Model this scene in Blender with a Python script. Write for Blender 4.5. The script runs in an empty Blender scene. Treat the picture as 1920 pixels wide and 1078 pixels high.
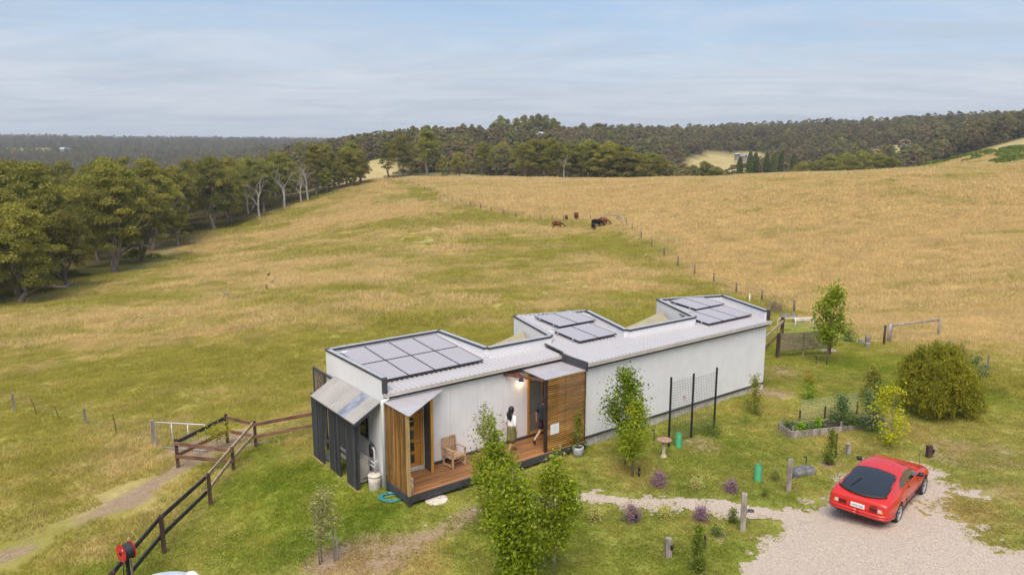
import bpy, bmesh, math, random
import numpy as np
from mathutils import Vector, Matrix
R = math.radians
random.seed(7)
rng = np.random.default_rng(11)
scn = bpy.context.scene
col = scn.collection

# ------------------------------------------------------------------ camera
CAM = np.array([0.0, 0.0, 11.3]); FPX = 1440.0; PIT = math.atan(277 / 1440)
cam = bpy.data.cameras.new('camera'); cam.sensor_width = 36; cam.lens = 36 * FPX / 1920
cam.clip_start = 0.5; cam.clip_end = 20000
camo = bpy.data.objects.new('camera', cam); col.objects.link(camo)
camo.location = CAM; camo.rotation_euler = (math.pi / 2 - PIT, 0, 0)
scn.camera = camo

# ------------------------------------------------------------------ sky, sun, exposure
SUN_EL, SUN_AZ, SUN_STR, SUN_ANG = 58, 190, 2.6, 45     # degrees; azimuth clockwise from +Y
SKY_STR = 0.115; HAZE = 0.00018
w = bpy.data.worlds.new('World'); scn.world = w; w.use_nodes = True
nt = w.node_tree; nt.nodes.clear()
def nd(nt, t, **kw):
    n = nt.nodes.new(t)
    for k, v in kw.items():
        if k.startswith('i_'):
            key = k[2:]; key = int(key) if key.isdigit() else key.replace('_', ' ')
            n.inputs[key].default_value = v
        else: setattr(n, k, v)
    return n
def lk(nt, a, b): nt.links.new(a, b)
def math_(nt, op, a, b=None, c=None, clamp=False):
    m = nt.nodes.new('ShaderNodeMath'); m.operation = op; m.use_clamp = clamp
    for i, s in enumerate((a, b, c)):
        if s is None: continue
        if isinstance(s, (int, float)): m.inputs[i].default_value = s
        else: nt.links.new(s, m.inputs[i])
    return m.outputs[0]
def mixc(nt, f, a, b, mode='MIX'):
    m = nt.nodes.new('ShaderNodeMix'); m.data_type = 'RGBA'; m.blend_type = mode; m.clamp_factor = True
    for idx, s in ((0, f), (6, a), (7, b)):
        if isinstance(s, (int, float)): m.inputs[idx].default_value = s
        elif isinstance(s, tuple): m.inputs[idx].default_value = (*s, 1)[:4]
        else: nt.links.new(s, m.inputs[idx])
    return m.outputs[2]
def noise(nt, vec, scale, detail=3, rough=.55, dist=0):
    n = nt.nodes.new('ShaderNodeTexNoise'); n.inputs['Scale'].default_value = scale
    n.inputs['Detail'].default_value = detail; n.inputs['Roughness'].default_value = rough; n.inputs['Distortion'].default_value = dist
    if vec is not None: nt.links.new(vec, n.inputs['Vector'])
    return n.outputs[0]
def ramp(nt, f, a, b, smooth=True):
    m = nt.nodes.new('ShaderNodeMapRange'); m.inputs[1].default_value = a; m.inputs[2].default_value = b
    m.interpolation_type = 'SMOOTHSTEP' if smooth else 'LINEAR'
    nt.links.new(f, m.inputs[0]); return m.outputs[0]

sky = nd(nt, 'ShaderNodeTexSky'); sky.sky_type = 'NISHITA'; sky.sun_disc = False
sky.sun_elevation = R(SUN_EL); sky.sun_rotation = R(SUN_AZ); sky.air_density = 1.0; sky.dust_density = 1.2; sky.altitude = 400
tc = nd(nt, 'ShaderNodeTexCoord'); sx = nd(nt, 'ShaderNodeSeparateXYZ'); lk(nt, tc.outputs['Generated'], sx.inputs[0])
dz = math_(nt, 'MAXIMUM', sx.outputs[2], 0.0)
den = math_(nt, 'ADD', dz, 0.06)
cx = nd(nt, 'ShaderNodeCombineXYZ')
lk(nt, math_(nt, 'DIVIDE', sx.outputs[0], den), cx.inputs[0]); lk(nt, math_(nt, 'DIVIDE', sx.outputs[1], den), cx.inputs[1])
mp = nd(nt, 'ShaderNodeMapping'); mp.inputs['Scale'].default_value = (0.42, 0.72, 1); mp.inputs['Rotation'].default_value = (0, 0, R(-14)); lk(nt, cx.outputs[0], mp.inputs[0])
n1 = noise(nt, mp.outputs[0], 0.45, 8, .62, 1.1)
n2 = noise(nt, mp.outputs[0], 1.9, 8, .70, 1.2)
cn = math_(nt, 'ADD', math_(nt, 'MULTIPLY', n1, .7), math_(nt, 'MULTIPLY', n2, .3))
hor = ramp(nt, dz, 0.20, 0.0)                            # low sky is seen through more cloud
cov = ramp(nt, math_(nt, 'ADD', cn, math_(nt, 'MULTIPLY', hor, .26)), .42, .72)
tone = ramp(nt, noise(nt, mp.outputs[0], 1.1, 8, .70, 1.0), .25, .75)
cloudc = mixc(nt, tone, (2.85, 3.1, 3.62), (4.15, 4.32, 4.62))
base = mixc(nt, .55, sky.outputs[0], (1.4, 2.2, 3.4))
skyc = mixc(nt, math_(nt, 'ADD', math_(nt, 'MULTIPLY', cov, .72), .10), base, cloudc)
bg = nd(nt, 'ShaderNodeBackground'); bg.inputs[1].default_value = SKY_STR; lk(nt, skyc, bg.inputs[0])
wo = nd(nt, 'ShaderNodeOutputWorld'); lk(nt, bg.outputs[0], wo.inputs[0])

sl = bpy.data.lights.new('sun', 'SUN'); sl.energy = SUN_STR; sl.angle = R(SUN_ANG); sl.color = (1.0, .93, .82)
so = bpy.data.objects.new('sun', sl); col.objects.link(so); so.location = (0, 0, 60)
_sd = Vector((math.sin(R(SUN_AZ)) * math.cos(R(SUN_EL)), math.cos(R(SUN_AZ)) * math.cos(R(SUN_EL)), math.sin(R(SUN_EL))))
so.rotation_euler = _sd.to_track_quat('Z', 'Y').to_euler()
vs = scn.view_settings; vs.view_transform = 'Standard'; vs.look = 'None'; vs.gamma = 1; vs.exposure = 0.70
try: vs.use_curve_mapping = False
except Exception: pass
scn.cycles.max_bounces = 6; scn.cycles.diffuse_bounces = 4; scn.cycles.glossy_bounces = 3; scn.cycles.transmission_bounces = 5
scn.cycles.transparent_max_bounces = 8; scn.cycles.volume_bounces = 0; scn.cycles.use_denoising = True
scn.cycles.sample_clamp_indirect = 6; scn.cycles.caustics_reflective = False; scn.cycles.caustics_refractive = False

# ------------------------------------------------------------------ helpers
def srgb(r, g, b):
    f = lambda c: (c / 255 / 12.92) if c / 255 <= .04045 else ((c / 255 + .055) / 1.055) ** 2.4
    return (f(r), f(g), f(b))
MATS = {}
def mat(name, c, rough=.7, metal=0.0, var=.12, vscale=6.0, bump=0.0, bscale=40.0, spec=.5, coat=0.0, stretch=None, wear=None, c2=None, rand=0.0, bdist=.02, trans=0.0):
    """procedural Principled material: colour varied by object-space noise, optional bump, wear tint and per-object tone"""
    if name in MATS: return MATS[name]
    m = bpy.data.materials.new(name); m.use_nodes = True; t = m.node_tree; b = t.nodes['Principled BSDF']
    tcn = nd(t, 'ShaderNodeTexCoord'); vec = tcn.outputs['Object']
    if stretch:
        mpn = nd(t, 'ShaderNodeMapping'); mpn.inputs['Scale'].default_value = stretch; lk(t, vec, mpn.inputs[0]); vec = mpn.outputs[0]
    nz = noise(t, vec, vscale, 5, .6)
    lo = tuple(max(0, x * (1 - var * 1.6)) for x in c); hi = tuple(min(1, x * (1 + var * 1.6)) for x in (c2 or c))
    cc = mixc(t, ramp(t, nz, .3, .7), lo, hi)
    if wear:
        wn = noise(t, vec, vscale * .37, 6, .65); cc = mixc(t, math_(t, 'MULTIPLY', ramp(t, wn, .52, .72), wear[1]), cc, wear[0])
    if rand:
        oi = nd(t, 'ShaderNodeObjectInfo'); hs = nd(t, 'ShaderNodeHueSaturation'); lk(t, cc, hs.inputs['Color'])
        lk(t, math_(t, 'ADD', math_(t, 'MULTIPLY', oi.outputs['Random'], 2 * rand), 1 - rand), hs.inputs['Value']); cc = hs.outputs[0]
    lk(t, cc, b.inputs['Base Color'])
    b.inputs['Roughness'].default_value = rough; b.inputs['Metallic'].default_value = metal
    b.inputs['Specular IOR Level'].default_value = spec; b.inputs['Coat Weight'].default_value = coat
    if bump:
        bn = nd(t, 'ShaderNodeBump'); bn.inputs['Strength'].default_value = bump; bn.inputs['Distance'].default_value = bdist
        lk(t, noise(t, vec, bscale, 4, .6), bn.inputs['Height']); lk(t, bn.outputs[0], b.inputs['Normal'])
    MATS[name] = m; return m

def V(a): return np.asarray(a, float)
class MB:
    """collects shapes into one mesh"""
    def __init__(s): s.v = []; s.f = []; s.mi = []
    def add(s, vs, fs, mi=0):
        o = len(s.v); s.v += [tuple(map(float, p)) for p in vs]; s.f += [tuple(i + o for i in f) for f in fs]; s.mi += [mi] * len(fs); return s
    def box(s, c, d, rz=0, mi=0):
        x, y, z = (k / 2 for k in d); ca, sa = math.cos(rz), math.sin(rz); P = []
        for k in ((-1,-1,-1),(1,-1,-1),(1,1,-1),(-1,1,-1),(-1,-1,1),(1,-1,1),(1,1,1),(-1,1,1)):
            a, b = k[0]*x, k[1]*y; P.append((c[0]+ca*a-sa*b, c[1]+sa*a+ca*b, c[2]+k[2]*z))
        return s.add(P, [(3,2,1,0),(4,5,6,7),(0,1,5,4),(1,2,6,5),(2,3,7,6),(3,0,4,7)], mi)
    def bb(s, x0, x1, y0, y1, z0, z1, mi=0): return s.box(((x0+x1)/2,(y0+y1)/2,(z0+z1)/2), (x1-x0,y1-y0,z1-z0), 0, mi)
    def bar(s, p, q, w_, h_, mi=0, up=(0,0,1)):
        p, q = V(p), V(q); d = q - p; d = d / np.linalg.norm(d); u_ = V(up)
        if abs(d @ u_) > .98: u_ = V((1,0,0))
        a = np.cross(d, u_); a /= np.linalg.norm(a); b = np.cross(a, d); P = []
        for e in (p, q):
            for i, j in ((-1,-1),(1,-1),(1,1),(-1,1)): P.append(e + a*i*w_/2 + b*j*h_/2)
        return s.add(P, [(0,1,2,3),(7,6,5,4),(1,0,4,5),(2,1,5,6),(3,2,6,7),(0,3,7,4)], mi)
    def tube(s, pts, r, n=8, cap=True, mi=0):
        pts = [V(p) for p in pts]; rr = r if isinstance(r, (list, tuple)) else [r]*len(pts); P = []; F = []
        pa = None
        for i, p in enumerate(pts):
            d = pts[min(i+1, len(pts)-1)] - pts[max(i-1, 0)]; d = d/(np.linalg.norm(d)+1e-9)
            if pa is None:
                u_ = V((0,0,1)) if abs(d[2]) < .9 else V((1,0,0)); a = np.cross(d, u_)
            else: a = pa - d*(pa @ d)
            a /= np.linalg.norm(a)+1e-9; pa = a; b = np.cross(d, a)
            for k in range(n):
                t_ = 2*math.pi*k/n; P.append(p + rr[i]*(a*math.cos(t_)+b*math.sin(t_)))
        for i in range(len(pts)-1):
            for k in range(n):
                F.append((i*n+k, i*n+(k+1)%n, (i+1)*n+(k+1)%n, (i+1)*n+k))
        if cap: F += [tuple(range(n-1,-1,-1)), tuple((len(pts)-1)*n+k for k in range(n))]
        return s.add(P, F, mi)
    def lathe(s, prof, n=16, c=(0,0,0), mi=0, cap=True):
        P = []; F = []
        for r_, z in prof:
            for k in range(n): t_ = 2*math.pi*k/n; P.append((c[0]+r_*math.cos(t_), c[1]+r_*math.sin(t_), c[2]+z))
        for i in range(len(prof)-1):
            for k in range(n): F.append((i*n+k, i*n+(k+1)%n, (i+1)*n+(k+1)%n, (i+1)*n+k))
        if cap: F += [tuple(range(n-1,-1,-1)), tuple((len(prof)-1)*n+k for k in range(n))]
        return s.add(P, F, mi)
    def prism(s, poly, z0, z1, mi=0):
        n = len(poly); z0 = z0 if callable(z0) else (lambda x, y, k=z0: k); z1 = z1 if callable(z1) else (lambda x, y, k=z1: k)
        P = [(x, y, z0(x, y)) for x, y in poly] + [(x, y, z1(x, y)) for x, y in poly]
        F = [tuple(range(n-1,-1,-1)), tuple(range(n, 2*n))] + [(i, (i+1)%n, n+(i+1)%n, n+i) for i in range(n)]
        return s.add(P, F, mi)
    def mesh(s, name, mats, smooth=False):
        me = bpy.data.meshes.new(name); me.from_pydata(s.v, [], s.f)
        for m_ in (mats if isinstance(mats, (list, tuple)) else [mats]): me.materials.append(m_)
        if any(s.mi): me.polygons.foreach_set('material_index', s.mi)
        if smooth: me.polygons.foreach_set('use_smooth', [True]*len(me.polygons))
        me.update(); return me
    def build(s, name, mats, parent=None, smooth=False, loc=None, rot=None):
        return link(name, s.mesh(name, mats, smooth), parent, loc, rot)
def link(name, data, parent=None, loc=None, rot=None, scale=None):
    o = bpy.data.objects.new(name, data); col.objects.link(o)
    if parent is not None: o.parent = parent
    if loc is not None: o.location = tuple(map(float, loc))
    if rot is not None: o.rotation_euler = rot if isinstance(rot, (tuple, list)) else (0, 0, rot)
    if scale is not None: o.scale = (scale,)*3 if isinstance(scale, (int, float)) else scale
    return o
def tag(o, label=None, cat=None, group=None, kind=None):
    if label: o['label'] = label
    if cat: o['category'] = cat
    if group: o['group'] = group
    if kind: o['kind'] = kind
    return o
def thing(name, label, cat, loc=(0,0,0), rz=0, group=None):
    o = link(name, None, None, loc, rz); o.empty_display_size = .2
    return tag(o, label, cat, group)
def npmesh(name, verts, faces, mats, smooth=False):
    """numpy verts (n,3) and faces (m,k) to a mesh, quickly"""
    me = bpy.data.meshes.new(name); k = faces.shape[1]; m = len(faces)
    me.vertices.add(len(verts)); me.vertices.foreach_set('co', np.ascontiguousarray(verts, dtype=np.float32).ravel())
    me.loops.add(m*k); me.loops.foreach_set('vertex_index', np.ascontiguousarray(faces, dtype=np.int32).ravel())
    me.polygons.add(m); me.polygons.foreach_set('loop_start', np.arange(0, m*k, k, dtype=np.int32))
    if smooth: me.polygons.foreach_set('use_smooth', np.ones(m, dtype=bool))
    for m_ in (mats if isinstance(mats, (list, tuple)) else [mats]): me.materials.append(m_)
    me.update(calc_edges=True); return me
def vcol(me, name, arr):
    a = me.attributes.new(name, 'FLOAT_COLOR', 'POINT'); c4 = np.ones((len(arr), 4), np.float32); c4[:, :arr.shape[1]] = arr; a.data.foreach_set('color', c4.ravel())
def sharpen(me, ang=35):
    me.polygons.foreach_set('use_smooth', [True]*len(me.polygons))
    try: me.set_sharp_from_angle(angle=R(ang))
    except Exception: pass
_lat = np.random.default_rng(3).random((64, 64, 1))[:, :, 0]
def vnoise(x, y):
    xi = np.floor(x).astype(int); yi = np.floor(y).astype(int); fx = x-xi; fy = y-yi
    fx = fx*fx*(3-2*fx); fy = fy*fy*(3-2*fy); g = lambda i, j: _lat[i % 64, j % 64]
    return (g(xi,yi)*(1-fx)+g(xi+1,yi)*fx)*(1-fy)+(g(xi,yi+1)*(1-fx)+g(xi+1,yi+1)*fx)*fy
def fbm(x, y, o=4):
    s = 0; a = .5; t = 0
    for k in range(o): s = s+a*vnoise(x*2**k+17.3*k, y*2**k+9.1*k); t += a; a *= .55
    return s/t

# ------------------------------------------------------------------ pixel <-> place
def ray(px, py):
    x = px-960; y = 539-py
    return np.array([x, FPX*math.cos(PIT)+y*math.sin(PIT), -FPX*math.sin(PIT)+y*math.cos(PIT)])
def row_of(p):
    v = V(p)-CAM; yc = v[1]*math.cos(PIT)-v[2]*math.sin(PIT); zc = v[1]*math.sin(PIT)+v[2]*math.cos(PIT)
    return 539-FPX*zc/yc
def upto(p, py):
    """height above p of the point right over it that shows at image row py"""
    lo, hi = 0., 60.
    for _ in range(50):
        m = (lo+hi)/2
        if row_of((p[0], p[1], p[2]+m)) > py: lo = m
        else: hi = m
    return lo

# ------------------------------------------------------------------ terrain
HO = np.array([2.61978809, 26.74213456]); HTH = R(37); HU = np.array([math.cos(HTH), math.sin(HTH)]); HN = np.array([-HU[1], HU[0]])
def hw(a, b): q = HO+HU*a+HN*b; return float(q[0]), float(q[1])
CP = []     # x, y, z
for a, b, z in [(-7.4,1.4,.1),(-3,0,.1),(0,0,.12),(5,-.2,.15),(10.9,-.1,.15),(12.2,3.4,.1),(8.8,4.6,0),(1.3,5.9,0),(-2.6,5.7,-.02),(-7.4,5.7,.02),(-8.2,2,.05),(-8.3,5.4,.0),(5,2.5,.1),
                (-3,8.5,-.25),(3,8,-.2),(9,7.5,-.35),(-8.5,8.5,-.5),(-11,4,-.28),(-12.5,1,-.3),(15,1,.0)]:
    x, y = hw(a, b); CP.append((x, y, z))
CP += [(-2,18,-.05),(4,17.5,.1),(7,21,.12),(9.7,24.8,.15),(11.2,20.7,.5),(13.2,23.5,.45),(16,19,.8),(19,24,.85),(17,30,.45),(21,36,.35),(16.5,40,-.1),(17.5,46,-.7),(20,53,-1.5),(25,47.5,-1.0),(30,40,.4),
       (-10.2,20.4,-.55),(-10.9,25,-.8),(-11.4,30.5,-1.0),(-13.8,29,-1.35),(-14,22,-1.1),(-18,24,-1.7),(-12,35,-1.7),(-4,40,-1.7),(6,43,-1.6),
       (-33,48,-4.3),(-24,42,-3.3),(-45,70,-6.3),(-62,94,-8.8),(-20,70,-4.2),(0,62,-3.4),(12,66,-3.6),(28,74,-4.3),(25,88,-4.7),(22,105,-4.8),(21,122,-4.8),(22,152,-5.0),(4,172,-5.4),(-7.5,183,-4.9),(-15,194,-4.1),
       (-27,240,-4.1),(-41,272,-2.9),(-45,282,-2.7),(-20,110,-6.6),(-20,150,-6.8),(-45,130,-9.2),(-38,190,-7.4),(-72,150,-11.5),(-70,214,-10.3),(-67,229,-8.7),(-63,241,-7.2),(-53,253,-4.4),
       (46,230,-.05),(80,215,2.0),(102,200,3.7),(122,185,5.4),(60,112,-2.4),(84,125,.3),(45,76,-2.6),(42,55,-.6),(40,34,.9),(60,60,1.0),(30,180,-3.6),(10,215,-2.5),(-10,262,-2.4),(20,262,-1.7),
       (46,285,-5.),(92,270,-3.6),(120,250,-1.8),(145,272,3.0),(172,262,9.5),(205,262,15),(150,215,7.2),(-5,298,-3.0),(-30,300,-3.0),
       (-110,120,-11.5),(-150,200,-14.5),(-100,260,-11.5),(-130,330,-18),(-60,330,-6),(0,360,-5),(60,380,-13),(130,400,-16),(200,380,-8)]
for px, D, z in [(0,420,-27),(250,450,-22),(0,700,-40),(300,700,-32),(0,1100,-16),(300,1100,-22),(-250,1500,-4),(150,1600,-3),(450,1500,-14),(-200,2300,9),(100,2300,8),(400,2300,3),(600,2300,1),(100,4500,-30),(500,4500,-30),(900,4500,-30),(1500,4500,-30),
                 (520,450,-9),(520,700,-12),(560,1200,-6),(650,420,-2),(650,640,0),(760,400,2),(760,560,7),(860,420,2),(870,560,8),(960,420,-1),(960,560,9),(980,760,11),(1060,700,10),(1060,480,1),(1150,640,6),(1150,480,-4),(1280,440,-13.5),(1280,640,3),(1280,850,18),(1400,470,-11),(1400,620,-2),(1400,900,16),(1400,1300,15),
                 (1500,420,-15),(1500,560,-6),(1500,800,14),(1500,1000,24),(1650,400,-12),(1650,560,2),(1650,760,15),(1650,950,26),(1780,400,-2),(1780,560,12),(1780,760,24),(1900,420,11),(1900,620,22),(1900,820,31),(2100,500,28),(2100,800,45),(2300,350,25),
                 (960,1100,4),(700,1200,2),(1200,1300,8),(1650,1500,16),(2000,1500,24),(2200,2500,10)]:
    CP.append(((px-960)/1466*D, D, z))
CP += [(-25,8,-.9),(-10,5,0),(8,5,.2),(25,8,1.),(0,-30,0),(-60,10,-3),(60,10,1.5),(-200,60,-18),(200,100,10),(-500,-50,-20),(500,-50,15)]
CP = np.array(CP)
def warp(x, y):
    d = np.sqrt(x*x+y*y); return np.stack([1.7*np.arctan2(x, np.maximum(y, .3*np.abs(x)+1e-3)), np.log(d+6)], -1)
def _tps():
    p = warp(CP[:, 0], CP[:, 1]); n = len(p); r2 = ((p[:, None]-p[None])**2).sum(-1)
    K = np.where(r2 > 0, r2*np.log(r2+1e-12), 0)+np.eye(n)*2e-3; Pm = np.c_[np.ones(n), p]
    A = np.zeros((n+3, n+3)); A[:n, :n] = K; A[:n, n:] = Pm; A[n:, :n] = Pm.T
    return p, np.linalg.solve(A, np.r_[CP[:, 2], 0, 0, 0])
_tp, _tw = _tps()
def hz(x, y):
    x = np.asarray(x, float); y = np.asarray(y, float); sh = x.shape; x = x.ravel(); y = y.ravel(); out = np.empty(len(x))
    for i in range(0, len(x), 20000):
        xs, ys = x[i:i+20000], y[i:i+20000]; q = warp(xs, ys); r2 = ((q[:, None]-_tp[None])**2).sum(-1)
        z = np.where(r2 > 0, r2*np.log(r2+1e-12), 0) @ _tw[:-3]+_tw[-3]+q @ _tw[-2:]
        d = np.hypot(xs, ys)
        z = z+(fbm(xs/90, ys/90)-.5)*np.clip((d-320)/600, 0, 1)*16+(fbm(xs/14+5, ys/14)-.5)*np.clip((d-45)/120, 0, 1)*.9
        out[i:i+20000] = np.clip(z, -60, 80)
    return out.reshape(sh)
def gz(x, y): return float(hz(np.array([x]), np.array([y]))[0])
_DS = np.exp(np.linspace(math.log(9), math.log(3500), 500))
def at(px, py):
    """where the ray through an image pixel meets the ground"""
    d = ray(px, py); d = d/math.hypot(d[0], d[1]); P = CAM+d*_DS[:, None]; g = P[:, 2]-hz(P[:, 0], P[:, 1])
    k = np.argmax(g < 0)
    if g[k] >= 0: k = len(_DS)-1
    a, b = _DS[max(k-1, 0)], _DS[k]
    for _ in range(18):
        m = (a+b)/2; p = CAM+d*m
        if p[2] < gz(p[0], p[1]): b = m
        else: a = m
    p = CAM+d*b; return np.array([p[0], p[1], gz(p[0], p[1])])
# ------------------------------------------------------------------ ground cover masks
def polysdf(x, y, poly):
    """signed distance to a polygon, negative inside"""
    p = np.asarray(poly, float); q = np.roll(p, -1, 0); d2 = np.full(x.shape, 1e18); ins = np.zeros(x.shape, bool)
    for (ax, ay), (bx, by) in zip(p, q):
        ex, ey = bx-ax, by-ay; t = np.clip(((x-ax)*ex+(y-ay)*ey)/(ex*ex+ey*ey+1e-12), 0, 1)
        d2 = np.minimum(d2, (x-ax-t*ex)**2+(y-ay-t*ey)**2)
        c = (ay > y) != (by > y); ins ^= c & (x < ex*(y-ay)/(ey if abs(ey) > 1e-12 else 1e-12)+ax)
    return np.where(ins, -1, 1)*np.sqrt(d2)
def linedist(x, y, pts):
    d2 = np.full(x.shape, 1e18); p = np.asarray(pts, float)
    for (ax, ay), (bx, by) in zip(p[:-1], p[1:]):
        ex, ey = bx-ax, by-ay; t = np.clip(((x-ax)*ex+(y-ay)*ey)/(ex*ex+ey*ey+1e-12), 0, 1)
        d2 = np.minimum(d2, (x-ax-t*ex)**2+(y-ay-t*ey)**2)
    return np.sqrt(d2)
def gp(*pp): return [tuple(at(*p)[:2]) for p in pp]
def sst(a, b, x): t = np.clip((x-a)/(b-a), 0, 1); return t*t*(3-2*t)
YARD = gp((150,1077),(300,1000),(400,905),(478,828),(585,790))+[hw(-8.4,6.5), hw(-2,6.8), hw(5,6.6), hw(12.4,5)]+gp((1455,632),(1480,600),(1560,612),(1640,650),(1760,690),(1919,760))+[(60,30),(60,5),(-8,5)]
LUSH = gp((420,900),(590,818),(640,900),(720,925),(830,915),(700,975),(600,1030),(500,1040),(430,980))
DRIVE = gp((1375,1077),(1440,1022),(1492,998),(1512,955),(1560,928),(1580,890),(1720,860),(1752,884),(1796,915),(1775,958),(1835,1000),(1905,1034),(1919,1040))+[(17.5,16),(17,8),(9,8)]
PATH = gp((700,1050),(745,1018),(800,985),(890,958),(1000,940),(1065,932),(1150,940),(1250,944),(1340,948),(1440,962),(1500,970))
BROKEN = gp((690,1077),(735,1010),(800,965),(900,940),(960,955),(880,1000),(800,1040),(770,1077))
PADFENCE = gp((1660,640),(1488,587),(1428,566),(1380,551),(1338,531),(1302,517),(1271,500),(1245,481),(1222,464),(1202,448),(1185,432),(1168,419),(993,412),(901,391),(849,376),(801,357),(770,341))
RFIELD = PADFENCE+[(-44,290),(40,300),(160,240),(160,60),(40,40)]
TRACK = gp((345,880),(260,925),(180,965),(90,1015),(0,1050))
TRACK2 = gp((560,800),(460,830),(380,850),(330,880))
STRIP = PADFENCE[1:]
DIRTS = [(a_, b_, r_, s_) for (a_, b_, r_, s_) in [(400,830,2.2,.75),(700,1040,1.6,.55),(640,1060,1.3,.4),(1470,700,2.2,.6),(1440,735,1.5,.6),(1520,690,1.2,.45),(1320,835,1.5,.6),(1270,850,.8,.4),(1830,850,2.2,.55),(1880,920,1.5,.45),(1640,640,1.,.4),(1800,960,1.2,.4),(610,1048,.75,1.),
         (1185,890,.5,.4),(1556,872,.5,.9),(1307,1065,.5,.6),(1350,1005,.45,.8),(1240,905,.4,.5),(1305,912,.35,.5),(1370,920,.4,.5),(1118,972,.4,.5),(1184,975,.4,.5),(1247,968,.35,.5),(1312,972,.35,.5),(1422,900,.4,.5),(170,960,1.6,.45),(60,1010,1.4,.4),(300,900,1.2,.4),(1250,1010,.5,.35),(1080,1020,.5,.3)]]
DIRTS = [(*at(a_, b_)[:2], r_, s_) for a_, b_, r_, s_ in DIRTS]
BROWN = at(690, 1050)[:2]
WOODP = gp((20,574),(128,548),(213,515),(266,496),(335,468),(404,438),(434,425),(487,410),(533,392),(578,378),(634,359),(690,345))+[(-62,300),(-110,330),(-230,300),(-230,150),(-120,75),(-74,84)]
CLEAR = [[((px-960)/1466*D, D) for px, D in c] for c in ([(1268,440),(1385,430),(1410,500),(1400,640),(1330,640),(1290,560)], [(600,330),(700,320),(760,345),(740,420),(640,420)], [(1000,600),(1030,600),(1040,650),(1000,650)], [(1385,540),(1440,540),(1440,660),(1385,660)], [(-40,1300),(140,1300),(140,1420),(-40,1420)], [(1690,300),(1960,240),(1990,420),(1790,420),(1700,372)], [(1640,520),(1720,520),(1720,590),(1640,590)], [(1790,640),(1880,640),(1880,700),(1790,700)])]
def masks(x, y):
    """R lawn, G dryness, B bare earth"""
    d = np.hypot(x, y); e = (fbm(x/2.2, y/2.2)-.5)
    yd = 1-sst(-1.2, 1.2, polysdf(x, y, YARD)+e*2.5)
    lush = 1-sst(-1.5, 1.5, polysdf(x, y, LUSH)+e*2)
    r = yd*(.72+.28*lush)*(1-.25*sst(10, 24, x))
    rf = 1-sst(-1.5, 1.5, polysdf(x, y, RFIELD)+e*3)
    big = fbm(x/38+3, y/24+8, 4)-.5
    g = .44+big*1.6+.22*sst(0, 40, -x)*sst(40, 120, y)
    g = g-.55*sst(20, -1, linedist(x, y, [(-62, 92), (-72, 150), (-71, 214), (-55, 255)]))*.6
    g = g*(1-rf)+rf*(.74+big*.6)
    ls = linedist(x, y, STRIP); side = (1-rf)
    g = g-.38*side*sst(9, 2, ls)*sst(50, 80, y)
    g = g-.25*np.exp(-((x-4)/16)**2-((y-110)/30)**2)-.2*np.exp(-((x+5)/14)**2-((y-52)/9)**2)
    b = np.zeros(x.shape)
    for cx_, cy_, r_, s_ in DIRTS: b = np.maximum(b, s_*(1-sst(.45, 1.15, np.hypot(x-cx_, y-cy_)/r_+e*.9)))
    b = np.maximum(b, .62*(1-sst(.0, 1.9, linedist(x, y, TRACK)+e*3.8)))
    b = np.maximum(b, .55*(1-sst(.4, 1.9, linedist(x, y, TRACK2)+e*2)))
    b = np.maximum(b, .6*(1-sst(-.4, .6, polysdf(x, y, BROKEN)+e*1.6)))
    g = np.where(yd > .5, np.maximum(g, .25+big*.8+.25*e+.65*np.exp(-((x-BROWN[0])/2.6)**2-((y-BROWN[1])/1.8)**2)), g)
    far = sst(300, 360, d); g = g*(1-far)+far*(.62+big*.5)
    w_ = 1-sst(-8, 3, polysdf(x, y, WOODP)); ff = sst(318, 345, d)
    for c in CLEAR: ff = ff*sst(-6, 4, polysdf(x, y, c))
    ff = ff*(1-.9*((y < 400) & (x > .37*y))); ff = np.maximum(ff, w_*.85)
    return np.stack([np.clip(r, 0, 1), np.clip(g, 0, 1), np.clip(b, 0, 1), np.clip(ff, 0, 1)], -1)

def ground_colour(t, attr_type):
    """grass colour at a world position: shared by the ground sheet and the blades that grow on it"""
    geo = nd(t, 'ShaderNodeNewGeometry'); P = geo.outputs['Position']
    at_ = nd(t, 'ShaderNodeAttribute'); at_.attribute_type = attr_type; at_.attribute_name = 'mk'
    sp = nd(t, 'ShaderNodeSeparateColor'); lk(t, at_.outputs['Color'], sp.inputs[0])
    na = noise(t, P, .11, 5, .6, .4); nb = noise(t, P, .6, 4, .65); nc = noise(t, P, 3.1, 3, .6)
    f = math_(t, 'ADD', sp.outputs[1], math_(t, 'ADD', math_(t, 'MULTIPLY', math_(t, 'SUBTRACT', na, .5), 1.25), math_(t, 'MULTIPLY', math_(t, 'SUBTRACT', nb, .5), .75)))
    dry = mixc(t, nc, (.57, .415, .18), (.77, .60, .30))
    grn = mixc(t, nb, (.33, .305, .05), (.52, .44, .11))
    fld = mixc(t, ramp(t, f, .12, .78), grn, dry)
    lawn = mixc(t, ramp(t, math_(t, 'ADD', math_(t, 'MULTIPLY', na, .6), math_(t, 'MULTIPLY', nb, .4)), .36, .66), (.185, .27, .024), (.41, .40, .065))
    lawn = mixc(t, math_(t, 'MULTIPLY', ramp(t, f, .55, .95), .7), lawn, (.46, .29, .11))
    c = mixc(t, sp.outputs[0], fld, lawn)
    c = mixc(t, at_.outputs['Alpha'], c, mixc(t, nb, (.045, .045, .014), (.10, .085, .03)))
    hs = nd(t, 'ShaderNodeHueSaturation'); lk(t, c, hs.inputs['Color'])
    ne = noise(t, P, .33, 5, .68, .3)
    lk(t, math_(t, 'ADD', math_(t, 'MULTIPLY', nc, .35), math_(t, 'ADD', math_(t, 'MULTIPLY', ne, .7), .5)), hs.inputs['Value'])
    return hs.outputs[0], sp.outputs[2], P, nb, nc
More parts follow.
